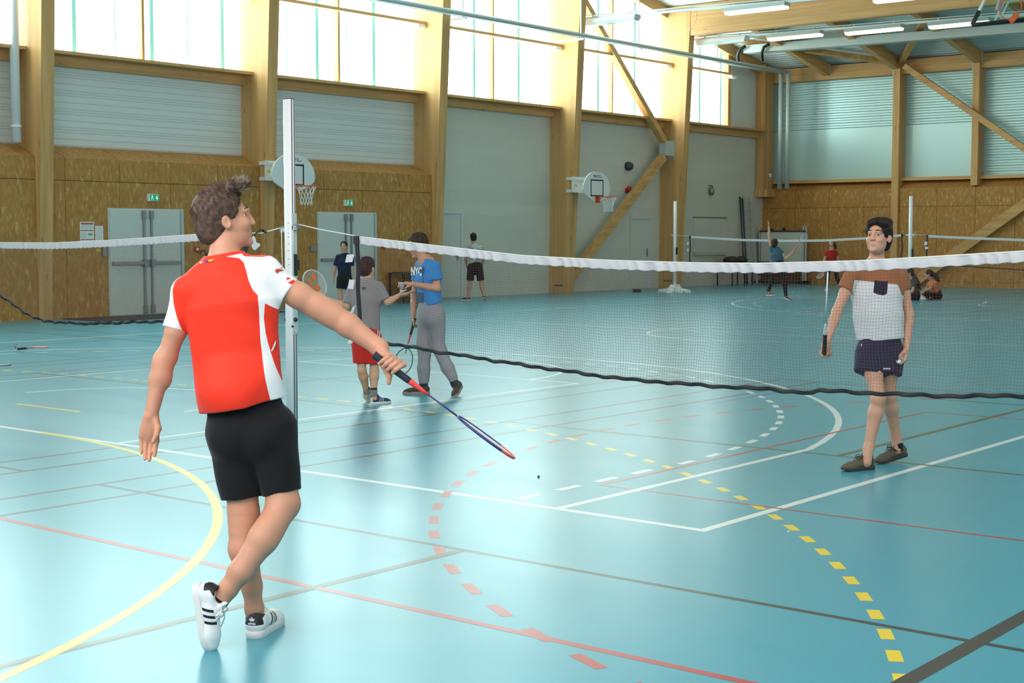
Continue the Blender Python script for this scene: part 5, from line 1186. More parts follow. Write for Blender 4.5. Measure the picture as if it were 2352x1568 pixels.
RED1 = (0.86, 0.035, 0.012)
sh = solid_obj('shirt', T, 0.0036, cloth('red_white_jersey', [RED1, (0.84, 0.84, 0.87), RED1, (0.62, 0.02, 0.01)], .62, 700), par, {'p1': whitef, 'p2': redf, 'p3': lambda V: np.minimum(hemf(V), -whitef(V))}, smooth=2, shell=.009)
def decal(par_, pts, dyf, m, name, w=.0012):
    b = MB(); b.add([(p[0], dyf(p), p[1]) for p in pts], [tuple(range(len(pts)))]); b.add([(p[0], dyf(p) + .003, p[1]) for p in pts], [tuple(range(len(pts)))[::-1]]); return b.build(name, m, par_)
def on_surface(V, x, z, front=True):
    d = np.hypot(V[:, 0] - x, V[:, 2] - z); i = np.argsort(d)[:24]; return V[i, 1].min() if front else V[i, 1].max()
sv = np.array([v.co for v in sh.data.vertices])
cat_ = cz([(908, 648), (918, 640), (932, 641), (955, 650), (940, 654), (930, 658), (920, 668), (914, 664), (922, 656), (910, 656)]); y_ = lambda p: on_surface(sv, p[0], p[1]) - .003
decal(sh, cat_, y_, M['red'], 'sleeve_emblem'); decal(sh, cz([(938, 633), (944, 633), (944, 638), (938, 638)]), y_, M['red'], 'sleeve_emblem')
for pts, m_ in (([(446, 598), (466, 594), (466, 604), (446, 606)], M['white']), ([(484, 588), (508, 585), (508, 596), (486, 598)], mat('badge_blue', (0.03, 0.03, 0.3), .6)), ([(508, 585), (530, 582), (550, 578), (528, 592), (508, 595)], M['yellow'])): decal(sh, cz(pts), y_, m_, 'neck_badge')
decal(sh, cz([(893, 1140), (900, 1120), (915, 1078), (917, 1098), (905, 1130), (896, 1146)]), y_, M['white'], 'side_piping')
# shorts
Q = Solid(); Q.chain([q(563, 945, 0), q(567, 985, -.005)], [Rr(88), Rr(94)], .03, flat=(.1, 1, 0), fs=.74)
Q.ell(q(530, 1012, -.04), (Rr(50), Rr(52), Rr(56)), None, .03); Q.ell(q(604, 1005, -.04), (Rr(52), Rr(52), Rr(56)), None, .03)
Q.cone(q(536, 990, 0), q(555, 1143, .0), Rr(62), Rr(47), .012, cap=True); Q.cone(q(618, 985, 0), q(648, 1131, -.015), Rr(64), Rr(44), .012, cap=True)
fc = fold(11, .005, 22, (.9, .1, .35)); fd = fold(12, .003, 45, (.7, .1, .7)); Q.disp = lambda P: fc(P) + fd(P)
solid_obj('shorts', Q, 0.004, cloth('black_shorts', [(0.006, 0.006, 0.008)], .85, 300), par, smooth=2, shell=.009)
# shoes with three stripes
stripes = {'p1': lambda t, h, w: np.maximum.reduce([np.minimum(.0062 - np.abs((t - c_) * .93 - (h - .055) * .36), np.minimum(np.minimum(h - (.031), .078 - h - (c_ - .1) * .1), np.abs(w) - .012)) for c_ in (.106, .132, .158)] + [np.minimum(.030 - t - (h - .06) * -.1 + np.maximum(0, h - .076) * 2.0, np.minimum(h - .052, .066 - t))])}
o1, X1 = shoe(par, q(578, 1467, .0) * v3((1, 1, 0)), (.22, 1, 0), (0, 0, 1), .285, M['leather_w'], M['sole_w'], 1.0, stripes, .0034)
laces(o1, X1, M['lace'], 4, False)
th = q(466, 1322, -.14); tt = q(497, 1490, -.135); o2, X2 = shoe(par, q(447, 1338, -.14), tt - th, (1, -.28, .10), .272, M['leather_w'], M['sole_w'], 1.0, stripes, .0034); laces(o2, X2, M['lace'], 4, True)
b = MB(); b.smooth = True; b.tube(curve([X2(.125, .09, .01), X2(.15, .085, .03), X2(.19, .05, .05), X2(.235, .012, .050)]), .0026, 5); b.build('lace_end', M['lace'], o2)
for o_, X_ in ((o1, X1), (o2, X2)):
    r_ = Vector(X_(0, 0, 1) - X_(0, 0, 0)); u_ = Vector(X_(0, 1, 0) - X_(0, 0, 0)); t_ = r_.cross(u_); fwd_ = Vector(X_(1, 0, 0) - X_(0, 0, 0))
    if t_.dot(fwd_) > 0: r_ = -r_
    put_text('heel_lettering', 'adidas', .0125, frame_x(X_(.0032, .060), r_, u_), M['white'], o_, None, bold=.0003)
    b = MB(); 
    for ang, sc in ((0, 1.0), (.75, .9), (-.75, .9)):
        pts = [(math.sin(t) * .0042 * sc, .002 + (1 - math.cos(t)) * .0078 * sc) for t in np.linspace(0.25, 2 * math.pi - .25, 14)]
        b.add([Vector(X_(.0040, .067)) + r_.normalized() * (a * math.cos(ang) + c * math.sin(ang)) + u_.normalized() * (-a * math.sin(ang) + c * math.cos(ang)) for a, c in pts], [tuple(range(len(pts)))])
    b.build('heel_emblem', M['white'], o_)
for p_, d_, r0 in ((q(586, 1412, .060), (.05, 0, 1), Rr(22)), (q(509, 1371, -.13), (.6, .1, .8), Rr(22.5))):
    s_ = Solid(); d_ = unit(d_); s_.cone(p_ - d_ * .02, p_ + d_ * .006, r0, r0 * .96, .004, cap=True, capa=True); solid_obj('sock', s_, .004, cloth('black_sock', [(0.015, 0.015, 0.018)], .9), par)
# racket in his right hand
cols = dict(grip=mat('navy_grip', (0.018, 0.022, 0.045), .75), cone=mat('racket_red', (0.85, 0.06, 0.05), .35), shaft=mat('racket_navy', (0.02, 0.02, 0.14), .3), frame=mat('racket_navy_frame', (0.03, 0.03, 0.16), .3), frame_tip=mat('racket_red_tip', (0.75, 0.12, 0.11), .35), strings=mat('string_white', (0.7, 0.7, 0.7), .5))
butt = W2(f1, g0 - gx * .006); tipw = at_d(1129, 1013, f1.D0 - .02)
rk, RX = racket(None, butt, tipw - butt, np.cross(unit(tipw - butt), FWH) + FWH * .05 , 'navy and red badminton racket in the hand of the boy in red, seen edge-on', cols)
# ================================================================== the others follow
# ================================================================== the other players
M['lace_d'] = mat('dark_lace', (0.04, 0.035, 0.03), .8)
def arm(B, a, e, w, k, m=(.048, .042, .038, .038, .025)):
    a, e, w = v3(a), v3(e), v3(w); B.chain([a, (a + e) / 2, e, e + (w - e) * .3, w], [r * k for r in m], .02 * k)
def leg(B, h, kn, an, k, m=(.066, .058, .050, .053, .034)):
    h, kn, an = v3(h), v3(kn), v3(an); B.chain([h, (h + kn) / 2, kn, kn + (an - kn) * .3, an], [r * k for r in m], .025 * k)
def torso(S_, sl, sr, hl, hr_, nrm, k, w, fs=.64, kk=.03, top=True):
    sl, sr, hl, hr_ = map(v3, (sl, sr, hl, hr_)); a = (sl + sr) / 2; b = (hl + hr_) / 2
    P = lambda t: a + (b - a) * t
    S_.chain([P(.08), P(.28), P(.55), P(.78), P(1.0)], [x * k for x in w], kk * k, flat=nrm, fs=fs)
    if top: S_.cone(a + v3((0, 0, .035 * k)), sl, w[0] * .55 * k, w[5] * k, .03 * k); S_.cone(a + v3((0, 0, .035 * k)), sr, w[0] * .55 * k, w[5] * k, .03 * k)
def plane(fig, S_, p0, p1, below=True, kk=.004):
    a = fig.xz([p0, p1]); n = np.cross(v3((a[1][0] - a[0][0], 0, a[1][1] - a[0][1])), (0, 1, 0)); n = -n if (n[2] > 0) == below else n; S_.half((a[0][0], 0, a[0][1]), n, kk)
def cap_hair(fig, hc, hb, k, m, vox, face=.088, seed=1, extra=None, n=0, nape=-.075, name='hair', vol=1.0):
    f, u, r = hb; HP = lambda w, a, b: hc + (r * w + f * a + u * b) * k
    H_ = Solid(); H_.ell(HP(0, -.014, .040), v3((.080, .099, .088)) * k * vol, (r, f, u), .02 * k); H_.ell(HP(0, -.046, -.018), v3((.067, .062, .07)) * k, (r, f, u), .03 * k)
    if extra: extra(H_, HP)
    H_.ell(HP(0, face + .020, -.016), v3((.082, .082, .096)) * k, (r, f, u), .010 * k, '-')
    for w_ in (-1, 1): H_.ell(HP(w_ * .082, .026, -.060), v3((.03, .050, .056)) * k, (r, f, u), .010 * k, '-'); H_.ell(HP(w_ * .082, .0, -.012), v3((.020, .020, .032)) * k, (r, f, u), .006 * k, '-')
    H_.half(HP(0, -.05, nape), -u * .9 - f * .25, .01 * k)
    H_.disp = lambda P: .0016 * k * np.sin(((P - hc) @ r) * 330 + 2 * np.sin(((P - hc) @ u) * 50)) + .001 * np.sin(((P - hc) @ f) * 280)
    VF = surfnet(*H_.grid(vox), 1); ho = link(name, npmesh(name, *VF), m, fig.o)
    if n:
        cr = HP(0, -.045, .12); strands('hair_strands', VF, m, ho, n, .024 * k, .0010, lambda P: (P - cr) - np.outer(np.ones(len(P)), u) * .03, .08, seed, jitter=.14)
    return ho
# ---------------------------------------------------------------- boy in brown and white, facing us behind the net
f2 = Fig((1985, 1080), 'boy in a brown and white t-shirt and navy shorts, facing us behind the near net', 1.68); q = f2.q; par = f2.o
SK2 = skin('skin_fair', (0.56, 0.31, 0.215), (0.44, 0.20, 0.16)); HR2 = hairmat('hair_black', (0.010, 0.008, 0.008), (0.030, 0.024, 0.022))
B = Solid(); hc = q(2018, 546, .13); hb = basis((-.57, -.79, .21), (.05, .1, 1)); HK = 1.02
head_solid(B, hc, *hb, HK)
B.cone(q(2015, 568, .15), q(2012, 612, .17), .046, .054, .02)
torso(B, q(1962, 628, .16), q(2062, 628, .20), q(1993, 790, .16), q(2048, 790, .18), (-.12, -1, 0), 1, (.13, .155, .14, .122, .112, .05))
L_el, L_wr = q(1922, 716, .12), q(1900, 784, .02); R_el, R_wr = q(2088, 722, .20), q(2082, 800, .12)
arm(B, q(1956, 634, .16), L_el, L_wr, .87); arm(B, q(2068, 634, .20), R_el, R_wr, .87)
hand_solid(B, L_wr, (-.22, -.10, -.9), (.35, -.9, .1), (-.8, -.5, .2), .93, ((1.1, 1.2, .7), (1.2, 1.2, .7), (1.25, 1.2, .7), (1.2, 1.2, .7)), .0, thumb=((.015, .024, .008), (.045, .040, .022), (.070, .036, .040), (.088, .026, .050)))
hand_solid(B, R_wr, (-.22, -.25, -.9), (-.9, .1, .25), (-.2, -.9, .3), .95, ((.7, 1.0, .7), (.85, 1.1, .7), (.95, 1.1, .7), (1.0, 1.1, .7)), .0, thumb=((.015, .024, .006), (.045, .036, .024), (.072, .026, .040), (.098, .016, .046)))
lm = (.066, .058, .048, .049, .032); leg(B, q(1998, 808, .16), q(2017, 915, .06), q(1995, 1030, .03), .98, lm); leg(B, q(2042, 808, .18), q(2042, 910, .22), q(2057, 1000, .30), .98, lm)
B.cone(q(1995, 1028, .03), q(1990, 1062, .0), .036, .034, .02); B.cone(q(2057, 996, .30), q(2062, 1032, .30), .036, .034, .02)
B.ell(q(2017, 917, .025), (.040, .030, .046), None, .02)
solid_obj('body', B, .0042, SK2, par, {'lip': lipf(hc, *hb, HK)}, smooth=2)
face_parts(par, hc, *hb, HK, HR2, (.035, .018, .010), gaze=(-.5, -.85, .12), lids=SK2)
def ex2(H_, HP):
    for a in np.linspace(-.06, .06, 7): H_.cone(HP(a * .8, -.02, .104), HP(a - .012, .078 - abs(a) * .35, .094 - abs(a) * .25), .028, .014, .025)
    H_.cone(HP(-.068, .02, .06), HP(-.066, .045, .035), .018, .010, .01); H_.cone(HP(.068, .02, .06), HP(.066, .045, .035), .018, .010, .01)
cap_hair(f2, hc, hb, HK, HR2, .0038, face=.092, seed=3, extra=ex2, n=3200, vol=1.02)
T = Solid(); torso(T, q(1962, 630, .16), q(2062, 630, .20), q(2000, 800, .16), q(2044, 800, .18), (-.12, -1, 0), 1, (.135, .168, .158, .152, .160, .058), .74)
T.cone(q(1957, 634, .16), q(1942, 665, .15), .058, .056, .02, cap=True); T.cone(q(2067, 634, .20), q(2072, 664, .20), .058, .056, .02, cap=True)
T.cone(q(2012, 560, .16), q(2013, 608, .15), .060, .064, .008, op='-'); plane(f2, T, (1966, 788), (2074, 780)); 
fa, fb = fold(21, .006, 20, (.5, 0, .85)), fold(22, .004, 45, (.85, .2, .4)); T.disp = lambda P: fa(P) + fb(P)
zb = f2.xz([(2000, 647), (2050, 652)], .06); sx0, sx1 = f2.xz([(1953, 660)])[0][0], f2.xz([(2056, 660)])[0][0]
slL = f2.xz([(1962, 640), (1957, 668), (1925, 680), (1915, 600), (1975, 600)], .12); slR = f2.xz([(2053, 640), (2062, 660), (2070, 678), (2120, 685), (2120, 600), (2046, 600)], .12)
brown = lambda V: np.maximum.reduce([V[:, 2] - (zb[0][1] + (V[:, 0] - zb[0][0]) * (zb[1][1] - zb[0][1]) / (zb[1][0] - zb[0][0])), side2d(slL, V, True), side2d(slR, V, True)])
c2 = lambda pts: f2.xz([(1820 + a * .3955, 480 + b_ * .3955) for a, b_ in pts], .06)
pk = c2([(478, 413), (555, 420), (548, 490), (528, 502), (500, 498), (469, 485)])
pocket = lambda V: np.where(V[:, 1] < q(2012, 660, .16)[1], side2d(pk, V, True), -1)
sh = solid_obj('shirt', T, .0042, cloth('brown_white_tee', [(0.60, 0.60, 0.62), (0.28, 0.108, 0.046), (0.014, 0.013, 0.03)], .85, 300), par, {'p1': brown, 'p2': pocket}, smooth=2, shell=.011)
Q = Solid(); Q.chain([q(2020, 786, .16), q(2020, 818, .17)], [.140, .152], .03, flat=(0, 1, 0), fs=.70); Q.cone(q(1995, 812, .15), q(1990, 855, .12), .092, .088, .03, cap=True); Q.cone(q(2044, 812, .17), q(2040, 860, .14), .092, .092, .03, cap=True)
Q.ell(q(2017, 838, .14), (.06, .075, .055), None, .02); Q.disp = fold(23, .006, 22, (.9, .1, .4)); so = solid_obj('shorts', Q, .0045, cloth('navy_shorts', [(0.022, 0.022, 0.050)], .8, 200), par, smooth=2, shell=.012)
qv = np.array([v.co for v in so.data.vertices]); b = MB()
for i in range(7):
    a = c2([(528 + i * 6, 922 + (i % 2)), (531 + i * 6, 922), (532 + i * 6, 930), (528 + i * 6, 931)]); yy = on_surface(qv, *a[0]) - .002; b.add([(p[0], yy, p[1]) for p in a], [(0, 1, 2, 3)])
b.build('leg_print', M['white'], so)
b = MB(); b.smooth = True; a = c2([(412, 785), (408, 797), (414, 801), (420, 793)]); yy = on_surface(qv, *a[0]) - .006; b.tube([(p[0], yy, p[1]) for p in a], .003, 5); b.build('drawstring', M['rope'], so)
knit = cloth('olive_knit', [(0.115, 0.095, 0.062)], .85, 500); dso = mat('dark_rubber', (0.03, 0.03, 0.028), .6)
o_, X_ = shoe(par, f2.floorz(q(2008, 1066, .06)), q(1953, 1076, -.02) * v3((1, 1, 0)) - q(2008, 1066, .06) * v3((1, 1, 0)), (0, 0, 1), .27, knit, dso, .95, vox=.0045, chunky=1); laces(o_, X_, M['lace_d'], 4, True)
hh, tt = q(2084, 1036, .36), q(2019, 1056, .28); hh[2] = .045; tt[2] = .0; o_, X_ = shoe(par, hh, tt - hh, (0, 0, 1), .27, knit, dso, .95, vox=.0045, chunky=1); laces(o_, X_, M['lace_d'], 4, True)
for p_ in (q(1993, 1042, .025), q(2062, 1016, .30)): s_ = Solid(); s_.cone(p_, p_ - v3((0, 0, .06)), .0365, .037, .004, cap=True, capa=True); solid_obj('sock', s_, .005, cloth('black_sock_short', [(0.012, 0.012, 0.014)], .9), par)
hx = W2(f2, q(1893, 812, -.035)); tp = at_d(1900, 657, f2.D0 - .40)
cols2 = dict(grip=mat('black_grip', (0.012, 0.012, 0.013), .75), cone=mat('racket_white_cone', (0.65, 0.65, 0.66), .35), shaft=mat('racket_silver', (0.55, 0.56, 0.58), .3, .5), frame=mat('racket_white_frame', (0.70, 0.69, 0.66), .35), strings=cols['strings'])
racket(None, hx, tp - hx, np.cross(ray(1896, 735), tp - hx), 'white framed racket held upright by the boy in brown and white', cols2, L_=.655)
def shuttle(p, axis, label, s=1.0):
    """p: tip of the cork, axis towards the feathers"""
    ax = Vector(unit(axis)); p = Vector(v3(p)); e = empty('shuttlecock', tuple(p), label=label, cat='shuttlecock'); off = tuple(p)
    b = MB(); b.smooth = True; b.lathe([(0, 0), (.007 * s, .001 * s), (.0125 * s, .007 * s), (.0135 * s, .016 * s), (.0135 * s, .025 * s), (0, .025 * s)], 12, p, ax); b.build('cork', M['white'], e, off)
    b = MB(); b.lathe([(.0138 * s, .019 * s), (.0138 * s, .025 * s)], 12, p, ax); b.build('band', mat('band_green', (0.03, 0.16, 0.10), .6), e, off)
    b = MB(); qn = Vector((0, 0, 1)).rotation_difference(ax); n = 14
    for i in range(n):
        t0 = 2 * math.pi * i / n; rr = lambda t, r, z: p + qn @ Vector((r * math.cos(t) * s, r * math.sin(t) * s, z * s))
        w = .20; b.add([rr(t0 - .05, .0135, .024), rr(t0 + .05, .0135, .024), rr(t0 + w, .026, .060), rr(t0 + w * .8, .033, .084), rr(t0, .034, .087), rr(t0 - w, .032, .082), rr(t0 - w, .0255, .058)], [(0, 1, 2, 3, 4, 5, 6)])
        b.tube([rr(t0, .0135, .024), rr(t0, .034, .086)], .0007 * s, 3)
    o = b.build('feather_skirt', M['tape_w'], e, off); return e
hp = R_wr; ps = W2(f2, q(2064, 832, .05)); shuttle(ps, W2(f2, q(2070, 824, .10)) - ps, 'white shuttlecock in the fist of the boy in brown and white')
# ---------------------------------------------------------------- small boy in grey, back to us
f3 = Fig((852, 928), 'small boy in a grey t-shirt and red shorts with his back to us', 1.42); q = f3.q; par = f3.o; k3 = f3.k
SK3 = skin('skin_light', (0.62, 0.37, 0.24)); HR3 = hairmat('hair_dark_auburn', (0.020, 0.008, 0.009), (0.05, 0.022, 0.022))
B = Solid(); hc = q(843, 616, .02); hb = basis((.45, .88, .0)); HK = .90; head_solid(B, hc, *hb, HK, False)
B.cone(q(842, 630, .02), q(841, 652, .02), .043, .05, .02)
torso(B, q(814, 656, 0), q(868, 656, 0), q(824, 760, 0), q(856, 760, 0), (.1, -1, 0), k3, (.13, .15, .135, .12, .115, .045))
arm(B, q(811, 660, 0), q(799, 704, .03), q(752, 687, .0), k3); arm(B, q(871, 660, 0), q(890, 694, .0), q(916, 679, .0), k3)
hand_solid(B, q(752, 687, 0), (-.8, 0, .35), (.3, .2, .9), (-.2, -.9, .2), .80, ((1.2, 1.1, .6),) * 4, 0); hand_solid(B, q(916, 679, 0), (.9, 0, .18), (.2, .3, .9), (.0, -.3, .9), .85, ((.15, .25, .2),) * 4, .10)
leg(B, q(826, 765, 0), q(831, 850, 0), q(841, 895, .1), k3); leg(B, q(856, 765, 0), q(860, 850, .02), q(858, 898, 0), k3)
B.cone(q(841, 895, .1), q(843, 908, .1), .028, .027, .01); B.cone(q(858, 898, 0), q(860, 915, 0), .028, .027, .01)
solid_obj('body', B, .0055, SK3, par, smooth=2); cap_hair(f3, hc, hb, HK, HR3, .005, seed=5, n=1200, nape=-.088)
T = Solid(); torso(T, q(814, 657, 0), q(868, 657, 0), q(825, 775, 0), q(853, 775, 0), (.1, -1, 0), k3, (.14, .168, .155, .158, .175, .06), .7)
T.cone(q(811, 660, 0), q(800, 695, .02), .062 * k3, .066 * k3, .02, cap=True); T.cone(q(871, 660, 0), q(884, 688, 0), .062 * k3, .064 * k3, .02, cap=True); T.cone(q(842, 630, .02), q(841, 645, .02), .052, .054, .006, op='-'); plane(f3, T, (800, 762), (880, 758))
T.disp = fold(31, .005, 24, (.4, 0, .9)); sh = solid_obj('shirt', T, .0055, cloth('grey_tee', [(0.26, 0.24, 0.245)], .9, 200, .1), par, smooth=2)
b = MB(); yy = q(838, 660, 0)[1] - .095
a = f3.xz([(834, 659), (842, 658), (841, 662), (837, 664), (840, 667), (834, 662)]); b.add([(p[0], yy, p[1]) for p in a] + [(p[0], yy + .004, p[1]) for p in a], [(0, 1, 2, 3, 4, 5), (11, 10, 9, 8, 7, 6)]); b.build('back_print', M['dark_metal'], sh)
Q = Solid(); Q.chain([q(840, 758, 0), q(841, 780, 0)], [.150 * k3, .165 * k3], .03, flat=(0, 1, 0), fs=.75); Q.cone(q(828, 775, 0), q(828, 834, 0), .088, .070, .02, cap=True); Q.cone(q(855, 775, 0), q(857, 836, 0), .088, .074, .02, cap=True)
Q.disp = fold(33, .005, 24, (.9, 0, .4)); xs_ = f3.xz([(872, 780), (869, 800)])
solid_obj('shorts', Q, .0055, cloth('red_shorts', [(0.55, 0.022, 0.015), (0.7, 0.7, 0.7)], .75, 200), par, {'p1': lambda V: .004 - np.minimum(np.abs(V[:, 0] - q(869, 790)[0]), np.abs(V[:, 0] - q(873, 790)[0] )) - np.maximum(0, q(840, 795)[2] - V[:, 2]) * 2}, smooth=2)
blue = cloth('blue_trainer', [(0.035, 0.045, 0.12), (0.55, 0.55, 0.55)], .6, 200); st3 = {'p1': lambda t, h, w: np.maximum.reduce([.005 - np.abs((t - c_) - (h - .055) * .3) for c_ in (.11, .135, .16)] + [.02 - t])}
hh = q(836, 903, .14); hh[2] = .07; tt = q(850, 918, .20); tt[2] = .0; shoe(par, hh, tt - hh, (-.5, 0, .8), .20, blue, M['sole_w'], 1.0, st3, .005)
hh = f3.floorz(q(851, 924, -.01)); shoe(par, hh, (.85, .55, 0), (0, 0, 1), .215, blue, M['sole_w'], 1.0, st3, .005)
sk_ = cloth('grey_sock', [(0.20, 0.20, 0.20), (0.03, 0.03, 0.03)], .9)
for p_, e_ in ((q(841, 889, .1), q(843, 906, .1)), (q(858, 890, 0), q(859, 910, 0))): s_ = Solid(); s_.cone(p_, e_, .033, .034, .004, cap=True, capa=True); solid_obj('sock', s_, .0045, sk_, par, {'p1': lambda V, z=p_[2]: .012 - np.abs(V[:, 2] - z + .006)})
bw = W2(f3, q(792, 742, .06)); tp = at_d(703, 624, f3.D0 - .10); colsY = dict(grip=cols2['strings'], cone=cols2['cone'], shaft=cols2['frame'], frame=mat('racket_silver_frame', (0.55, 0.56, 0.55), .35), strings=cols['strings'])
racket(None, bw, tp - bw, -FWH * 1.0 + _R * .5 + np.array([0, 0, .3]), 'silver racket with an orange emblem on its strings, held by the small boy in grey', colsY, L_=.60, logo=(mat('string_ink', (0.62, 0.15, 0.03), .6), -1))
# ---------------------------------------------------------------- boy in blue handing a shuttlecock
f4 = Fig((962, 905), 'boy in a bright blue t-shirt and grey sweatpants, handing over a shuttlecock', 1.60); q = f4.q; par = f4.o; k4 = f4.k
SK4 = skin('skin_rosy', (0.58, 0.30, 0.19)); HR4 = hairmat('hair_dark_brown', (0.022, 0.014, 0.010), (0.06, 0.038, 0.026))
B = Solid(); hc = q(960, 563, .0); hb = basis((-.86, -.42, -.28)); HK = .99; head_solid(B, hc, *hb, HK, True)
B.cone(q(966, 578, 0), q(973, 600, .0), .046, .054, .02)
torso(B, q(966, 608, .13), q(995, 610, -.10), q(977, 705, .08), q(1000, 705, -.06), (-.85, -.5, 0), k4, (.13, .145, .135, .12, .115, .045))
arm(B, q(999, 612, -.12), q(1004, 662, -.12), q(946, 652, -.10), k4); arm(B, q(962, 612, .16), q(951, 680, .16), q(950, 728, .10), k4)
hand_solid(B, q(946, 652, -.10), (-.9, 0, .12), (-.1, .2, -.95), (0, -.95, .1), .84, ((.35, .6, .4), (.4, .6, .4), (.5, .6, .4), (.55, .6, .4)), .0, thumb=((.015, .024, .010), (.040, .036, .026), (.062, .036, .044), (.080, .030, .056)))
hand_solid(B, q(950, 728, .10), (-.1, 0, -1), (.9, -.2, 0), (0, -.9, .2), .84, ((1.1, 1.1, .6),) * 4, 0)
leg(B, q(977, 712, .05), q(973, 790, .0), q(974, 875, .0), k4); leg(B, q(1003, 712, -.03), q(1006, 795, .0), q(1040, 872, -.03), k4)
B.cone(q(974, 873, 0), q(972, 892, 0), .034, .03, .01); B.cone(q(1040, 870, -.03), q(1045, 886, -.03), .034, .03, .01)
solid_obj('body', B, .0055, SK4, par, {'lip': lipf(hc, *hb, HK)}, smooth=2); face_parts(par, hc, *hb, HK, HR4, lids=SK4); cap_hair(f4, hc, hb, HK, HR4, .005, seed=7, n=1500, vol=1.03)
T = Solid(); torso(T, q(966, 608, .13), q(995, 610, -.10), q(984, 722, .06), q(998, 722, -.04), (-.85, -.5, 0), k4, (.14, .17, .16, .155, .165, .06), .72)
T.cone(q(998, 612, -.12), q(1002, 642, -.12), .070 * k4, .075 * k4, .02, cap=True); T.cone(q(964, 612, .15), q(957, 645, .16), .06 * k4, .062 * k4, .02, cap=True); T.cone(q(967, 580, 0), q(972, 600, 0), .058, .060, .006, op='-'); plane(f4, T, (955, 712), (1016, 691)); plane(f4, T, (955, 588), (1000, 596), False)
T.disp = fold(41, .006, 22, (.4, .2, .9)); sh = solid_obj('shirt', T, .0055, cloth('blue_tee', [(0.030, 0.22, 0.55)], .85, 200), par, smooth=2)
nv = Vector((-.85, -.5, 0)).normalized(); rv = Vector((0, 0, 1)).cross(nv); 
def on4(u, v): 
    p = q(u, v, 0); P_ = np.array([w.co for w in sh.data.vertices]); m = P_ @ np.array(nv); d = np.abs(P_[:, 2] - p[2]) + np.abs(P_ @ np.array(rv) - p @ np.array(rv)) ; i = np.argsort(d - .4 * m)[:10]; return Vector(P_[i].mean(0))
ctr = on4(962, 624) + nv * .006
put_text('chest_lettering', 'NYC', .115, frame_x(ctr, rv, (0, 0, 1)), M['white'], sh, None, bold=.004)
b = MB(); c_ = ctr - nv * .004; 
for (a0, a1, z0, z1) in ((-.05, .13, -.12, .05), (-.02, .12, -.30, -.20)): b.prism([c_ + rv * a + Vector((0, 0, z)) - nv * (.05 * abs(a)) for a, z in ((a0, z0), (a1, z0), (a1, z1), (a0, z1))], nv * .002)
b.build('chest_block', mat('print_slate', (0.03, 0.07, 0.12), .8), sh)
put_text('small_lettering', 'NEW YORK CITY', .022, frame_x(ctr + Vector((0, 0, -.135)) + nv * .002, rv, (0, 0, 1)), M['white'], sh, None)
Q = Solid(); Q.chain([q(988, 700, 0), q(990, 725, 0)], [.150 * k4, .165 * k4], .03, flat=(-.85, -.5, 0), fs=.8)
Q.chain([q(978, 720, .05), q(974, 790, .0), q(974, 845, 0), q(973, 866, 0)], [.090, .070, .062, .054], .02); Q.chain([q(1002, 720, -.03), q(1006, 792, 0), q(1028, 845, -.02), q(1038, 864, -.03)], [.092, .070, .062, .054], .02)
Q.cone(q(973, 864, 0), q(973, 874, 0), .052, .050, .006); Q.cone(q(1037, 862, -.03), q(1041, 871, -.03), .052, .050, .006)
fa, fb = fold(43, .007, 18, (.3, 0, .95)), fold(44, .004, 40, (.5, .2, .8)); Q.disp = lambda P: fa(P) + fb(P); solid_obj('sweatpants', Q, .0055, cloth('grey_jersey', [(0.30, 0.29, 0.31)], .9, 200, .12), par, smooth=2)
br = cloth('brown_trainer', [(0.075, 0.058, 0.046)], .8, 300); so4 = mat('beige_sole', (0.30, 0.26, 0.22), .7)
hh = f4.floorz(q(988, 905, .0)); o_, X_ = shoe(par, hh, (-1, -.06, 0), (0, 0, 1), .275, br, so4, .95, vox=.005); laces(o_, X_, M['lace_d'], 4, False)
hh = q(1060, 895, -.02); hh[2] = .075; tt = q(1046, 908, -.20); tt[2] = .0; o_, X_ = shoe(par, hh, tt - hh, (-.2, .3, 1), .25, br, so4, .95, vox=.005); laces(o_, X_, M['lace_d'], 4, True)
for p_, e_ in ((q(974, 869, 0), q(973, 892, 0)), (q(1040, 868, -.03), q(1046, 886, -.03))): s_ = Solid(); s_.cone(p_, e_, .043, .041, .004, cap=True, capa=True); solid_obj('sock', s_, .005, cloth('blue_sock', [(0.02, 0.03, 0.075)], .9), par)
ps = W2(f4, q(922, 671, -.10)); shuttle(ps, W2(f4, q(923, 648, -.10)) - ps, 'white shuttlecock held between the small boy in grey and the boy in blue', 1.15)
bw = W2(f4, q(953, 731, .08)); tp = at_d(921, 849, f4.D0 + .0); colsB = dict(grip=cols2['grip'], cone=cols['cone'], shaft=mat('racket_teal', (0.03, 0.10, 0.13), .35), frame=mat('racket_teal_frame', (0.03, 0.11, 0.13), .35), strings=cols['strings'])
racket(None, bw, tp - bw, FWH + _R * .5, 'dark teal racket with a red cone hanging from the hand of the boy in blue', colsB, L_=.58)
